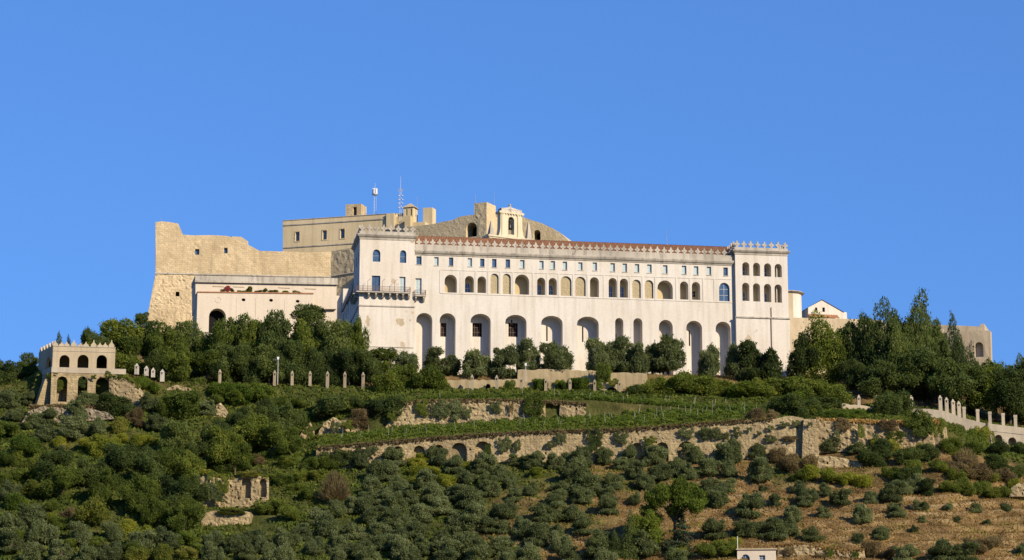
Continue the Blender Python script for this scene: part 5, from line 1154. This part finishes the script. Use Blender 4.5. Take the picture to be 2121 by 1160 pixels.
# ivy and creepers hanging on the walls
IVY = [(874,845,30,36,488.9,'broad'),(905,846,28,30,488.9,'olive'),(931,848,50,46,488.8,'olive'),(967,853,22,24,488.9,'olive'),(1027,843,26,24,488.9,'olive'),(1058,846,10,26,488.9,'brown'),(1104,838,46,48,488.8,'broad'),(812,862,20,22,488.8,'broad'),
       (1045,920,28,30,469.4,'olive'),(1071,922,16,24,469.4,'olive'),(1140,920,20,16,469.4,'olive'),(1163,908,22,24,469.4,'olive'),(1231,910,32,46,469.3,'darkl'),(1011,930,14,24,469.4,'broad'),(1288,905,30,28,469.3,'olive'),(1423,896,32,22,469.4,'olive'),(1472,897,44,28,469.3,'olive'),(1500,902,22,16,469.4,'olive'),
       (690,948,60,34,469.3,'darkl'),(735,945,36,34,469.3,'darkl'),(770,935,26,22,469.3,'olive'),(1345,912,26,18,469.4,'broad'),(1525,888,14,10,469.4,'olive'),(1528,898,18,12,469.4,'olive'),(1552,889,12,10,469.4,'olive'),(1572,898,12,10,469.4,'olive'),(1597,886,16,10,469.4,'olive'),(1625,879,22,12,469.4,'olive'),(1649,876,18,12,469.4,'olive'),(1598,908,26,14,469.4,'olive'),(1636,909,30,12,469.4,'brown'),(1678,879,10,12,468.1,'olive'),
       (1784,893,15,30,469.3,'broad'),(1734,898,12,16,469.3,'olive'),(1813,904,12,14,469.3,'olive'),(1748,878,34,26,469.4,'brown'),(1840,880,36,26,469.6,'brown'),(1857,906,38,26,469,'broad'),
       (1914,876,50,56,469.6,'broad'),(1890,868,36,36,470,'broad'),(1945,888,30,44,471,'broad'),(1968,898,54,46,496.2,'broad'),(2000,904,54,44,496.0,'broad'),(2034,898,34,36,495.9,'lime'),(2020,910,42,38,495.6,'vine'),(2058,905,8,24,495.9,'lime'),
       (108,779,26,14,495.5,'broad'),(127,793,22,30,496.4,'broad'),(170,792,20,22,496.4,'darkl'),(224,777,16,18,495.4,'broad'),(194,781,11,10,495.6,'broad'),(435,985,14,24,454.3,'broad'),(458,1008,30,40,454,'broad'),(450,1030,32,22,453.6,'olive'),(425,978,20,12,454.4,'lime'),(512,984,40,12,454.2,'weed'),(480,1060,60,12,445,'weed'),(1635,1143,22,18,428.8,'brown'),(1719,1145,16,20,428.8,'vine'),(1772,1150,14,18,428.8,'vine'),(1700,1155,26,16,428.6,'brown'),
       (1115,796,30,22,503.9,'vine'),(1195,790,36,16,503.8,'vine'),(1240,796,24,20,503.8,'vine'),(1270,791,24,14,503.8,'lime'),(1160,794,20,18,503.9,'lime'),(640,890,26,30,484.8,'broad'),(720,880,24,20,487,'broad'),(695,885,20,22,487,'olive')]
IVY.sort()
for i, (x, y, w_, h_, Y, m) in enumerate(IVY):
    plant('creeper', x, y-h_/2, w_*1.05, y+h_/2, m, 'ivy_patch', f'{ORD[i+1]} patch of ivy or creeper from the left, hanging on the stone walls', 'ivy', 'ivy patches on the walls', Y, True, 0, .8)

# flowers along the ledge of the rose building
for i, (x, y, w_, h_, m) in enumerate([(462,602,14,6,'brown'),(471,598,15,12,'red'),(480,601,14,9,'vine'),(517,600,20,13,'weed'),(548,602,12,10,'vine'),(565,604,20,7,'weed'),(590,605,22,7,'lime'),(615,606,24,7,'weed'),(500,604,20,5,'vine'),(535,604,20,5,'weed'),]):
    plant('bush', x, y-h_/2, w_, y+h_/2, m, 'potted_plant', ['red flowering plant at the start of the roof ledge', 'tall red bougainvillea on the roof ledge', 'green plant beside the red bougainvillea', 'pale green bush on the roof ledge', 'small upright green plant on the ledge', 'low weeds mid ledge of the rose building', 'yellow-green plants past the middle of the ledge', 'last low plants on the sunny ledge', 'thin green trailing plant after the bougainvillea', 'thin trailing weeds before the upright plant', 'dark plants in the shaded corner'][i], 'plant', 'plants on the roof ledge', 570 + 7*(x-404)/296 + 1.6, True, 0, .4)

# ------------------------------------------------------------------ vineyard rows
def vine_row(px0, px1, py0, py1, Y, hgt, label, nst):
    a, b = at(px0, py0, Y), at(px1, py1, Y); Lr = b.x - a.x
    o = empty('vine_row', a, label, 'vine row', 'rows of grapevines on the terraces')
    n = int(abs(Lr) * hgt * 130); t = rng.random(n); x = t*Lr; lump = .75 + .35*np.sin(x*2.1 + Y) * np.sin(x*.73 + 1)
    z = rng.random(n)**.8 * hgt*lump; y = rng.normal(size=n)*.42
    gz_ = np.interp(x, np.linspace(0, Lr, 60), [H(a.x + k, Y) - a.z for k in np.linspace(0, Lr, 60)])
    P = np.stack([x, y, z + gz_], 1); Nn = rng.normal(size=(n, 3))*.6 + np.array([.2, -.6, .5]); Nn /= np.linalg.norm(Nn, axis=1, keepdims=True)
    me = mesh_cards('foliage', cards(P, Nn, rng.uniform(.12, .26, n), 1.3), M['vine']); f = bpy.data.objects.new('foliage', me); COL.objects.link(f); f.parent = o
    for k in range(nst):
        xx = Lr*(k+random.uniform(.1, .9))/nst; hz_ = random.uniform(1.3, 2.5); zz_ = H(a.x+xx, Y) - a.z
        MB().tube((xx, -.35, zz_-.1), (xx+random.uniform(-.4, .4), -.35, zz_+hz_), .026, .02, 5).build('stake', M['stake'], o)
VR = [(860,1290,818,824,494,1.0,'highest vine row just above the ivy-hung wall',5),(1130,1600,826,842,493,1.1,'vine row below the garden arcade and leafy shrubs',9),(1210,1640,836,848,492,1.1,'vine row passing the short stone wall',9),
      (960,1080,868,860,488,1.1,'short vine row at the foot of the ivy-hung wall',3),(1080,1600,862,852,487,1.2,'vine row in the middle of the wide green terrace',10),(840,1560,888,860,484,1.2,'long vine row crossing the wide green terrace',14),(700,1480,905,872,480.5,1.3,'long lower vine row with many pale stakes',16),(660,1400,914,880,477,1.2,'lowest vine row along the edge of the arched wall',14),(1290,1560,850,850,490,1.1,'upper vine row right of the short stone wall',6)]
for v in VR: vine_row(*v)

# ------------------------------------------------------------------ uncountable ground cover
def cover(name, n, keep, mat, smin, smax, up, label, el=1.8, spray=0):
    P = []; tries = 0
    while len(P) < n and tries < n*6:
        tries += 1; x, Y = random.uniform(-118, 118), random.uniform(418, 532)
        if 466 < Y < 492 and 640 < CX + FPX*x/(Y*CP+70*SP) < 1960 and (469 < Y < 471.5 or 489 < Y < 491.5): continue
        if keep(x, Y): P.append((x, Y, H(x, Y)))
    P = np.array(P); m = len(P); s = rng.uniform(smin, smax, m); P[:, 2] += s*.3*up
    Nn = rng.normal(size=(m, 3))*np.array([1, 1, .35]) + np.array([0, -.3, .3]); Nn /= np.linalg.norm(Nn, axis=1, keepdims=True)
    me = mesh_cards(name, cards(P, Nn, s, el, spray), M[mat]); o = bpy.data.objects.new(name, me); COL.objects.link(o); tag(o, label, None, None, 'stuff'); return o
cover('dry_grass', 100000, lambda x, Y: dryness(x, Y) > random.uniform(.3, 1.0) and Y < 470 or (Y > 504 and random.random() < .2), 'dry', .10, .24, 1, 'dry tan grass covering the orchard slope', 3.0, .8)
cover('green_undergrowth', 60000, lambda x, Y: dryness(x, Y) < random.uniform(0, .7) and noise.noise(Vector((x*.13, Y*.13, 2))) > random.uniform(-.5, .3), 'weed', .2, .55, 1, 'green weeds and brambles covering the slope')
cover('low_scrub', 45000, lambda x, Y: dryness(x, Y) < random.uniform(0, .5) and noise.noise(Vector((x*.1, Y*.1, 7))) > random.uniform(-.3, .4), 'broad', .25, .6, 1.6, 'dark green scrub between the trees')
cover('terrace_grass', 30000, lambda x, Y: 472.6 < Y < 503 and -45 < x < 62 and noise.noise(Vector((x*.2, Y*.3, 4))) > random.uniform(-.6, .2), 'vine', .12, .34, 1, 'bright green grass and low leaves between the vine rows')
cover('dry_scrub', 26000, lambda x, Y: Y < 469 and dryness(x, Y) > .3 and noise.noise(Vector((x*.22, Y*.3, 11))) > random.uniform(.05, .5), 'brown', .14, .36, 1.5, 'brown dead scrub on the dry slope', 2.4, .8)
cover('slope_weeds', 22000, lambda x, Y: Y < 469 and dryness(x, Y) > .3 and noise.noise(Vector((x*.17, Y*.22, 15))) > random.uniform(.1, .5), 'weed', .14, .36, 1.5, 'green weeds on the dry slope', 2.2, .8)
def fringe(name, pts, Y, n, mat, label):              # grass hanging over a wall's top edge
    xs = np.array([p[0] for p in pts], float); ys = np.array([p[1] for p in pts], float); P = []
    for _ in range(n):
        px = random.uniform(xs[0], xs[-1]); py = float(np.interp(px, xs, ys)); v = at(px, py, Y); P.append((v.x, Y + random.uniform(-.35, 1.2), v.z + random.uniform(-.45, .25) * (1 + .8*noise.noise(Vector((v.x*.4, 0, 0))))))
    P = np.array(P); Nn = rng.normal(size=P.shape) + np.array([.2, -.6, .4]); Nn /= np.linalg.norm(Nn, axis=1, keepdims=True)
    me = mesh_cards(name, cards(P, Nn, rng.uniform(.12, .34, n), 2.2), M[mat]); o = bpy.data.objects.new(name, me); COL.objects.link(o); tag(o, label, None, None, 'stuff')
T2 = [(655,927),(760,919),(900,907),(1050,897),(1200,892),(1300,889),(1400,882),(1540,871),(1600,868)]
fringe('wall_top_grass', T2, 470.0, 9000, 'brown', 'dry brown weeds along the top of the arched wall'); fringe('wall_top_grass', T2, 470.8, 6000, 'weed', 'green grass along the top of the arched wall')
T1 = [(838,838),(860,831),(950,829),(1050,829),(1130,831),(1215,836)]
fringe('wall_top_grass', T1, 489.6, 4000, 'brown', 'brown weeds along the top of the ivy-hung wall'); fringe('wall_top_grass', [(1690,868),(1730,870),(1800,872),(1890,874),(1945,872)], 470.4, 4000, 'dry', 'dry grass along the top of the eroded cliff')
fringe('wall_top_grass', [(226,779),(262,782),(290,800)], 495.2, 900, 'weed', 'weeds over the cliff beside the belvedere'); fringe('wall_top_grass', [(60,842),(120,840),(190,842),(228,848)], 489.6, 2500, 'brown', 'brown weeds over the stony bank below the belvedere')
fringe('wall_top_grass', [(1608,1130),(1660,1127),(1700,1134),(1750,1142),(1790,1138)], 429.6, 2000, 'dry', 'dry grass over the crumbling wall beside the small house'); fringe('wall_top_grass', [(412,985),(436,976),(470,992),(512,978),(556,990)], 455.1, 2000, 'weed', 'weeds over the ruined piers')
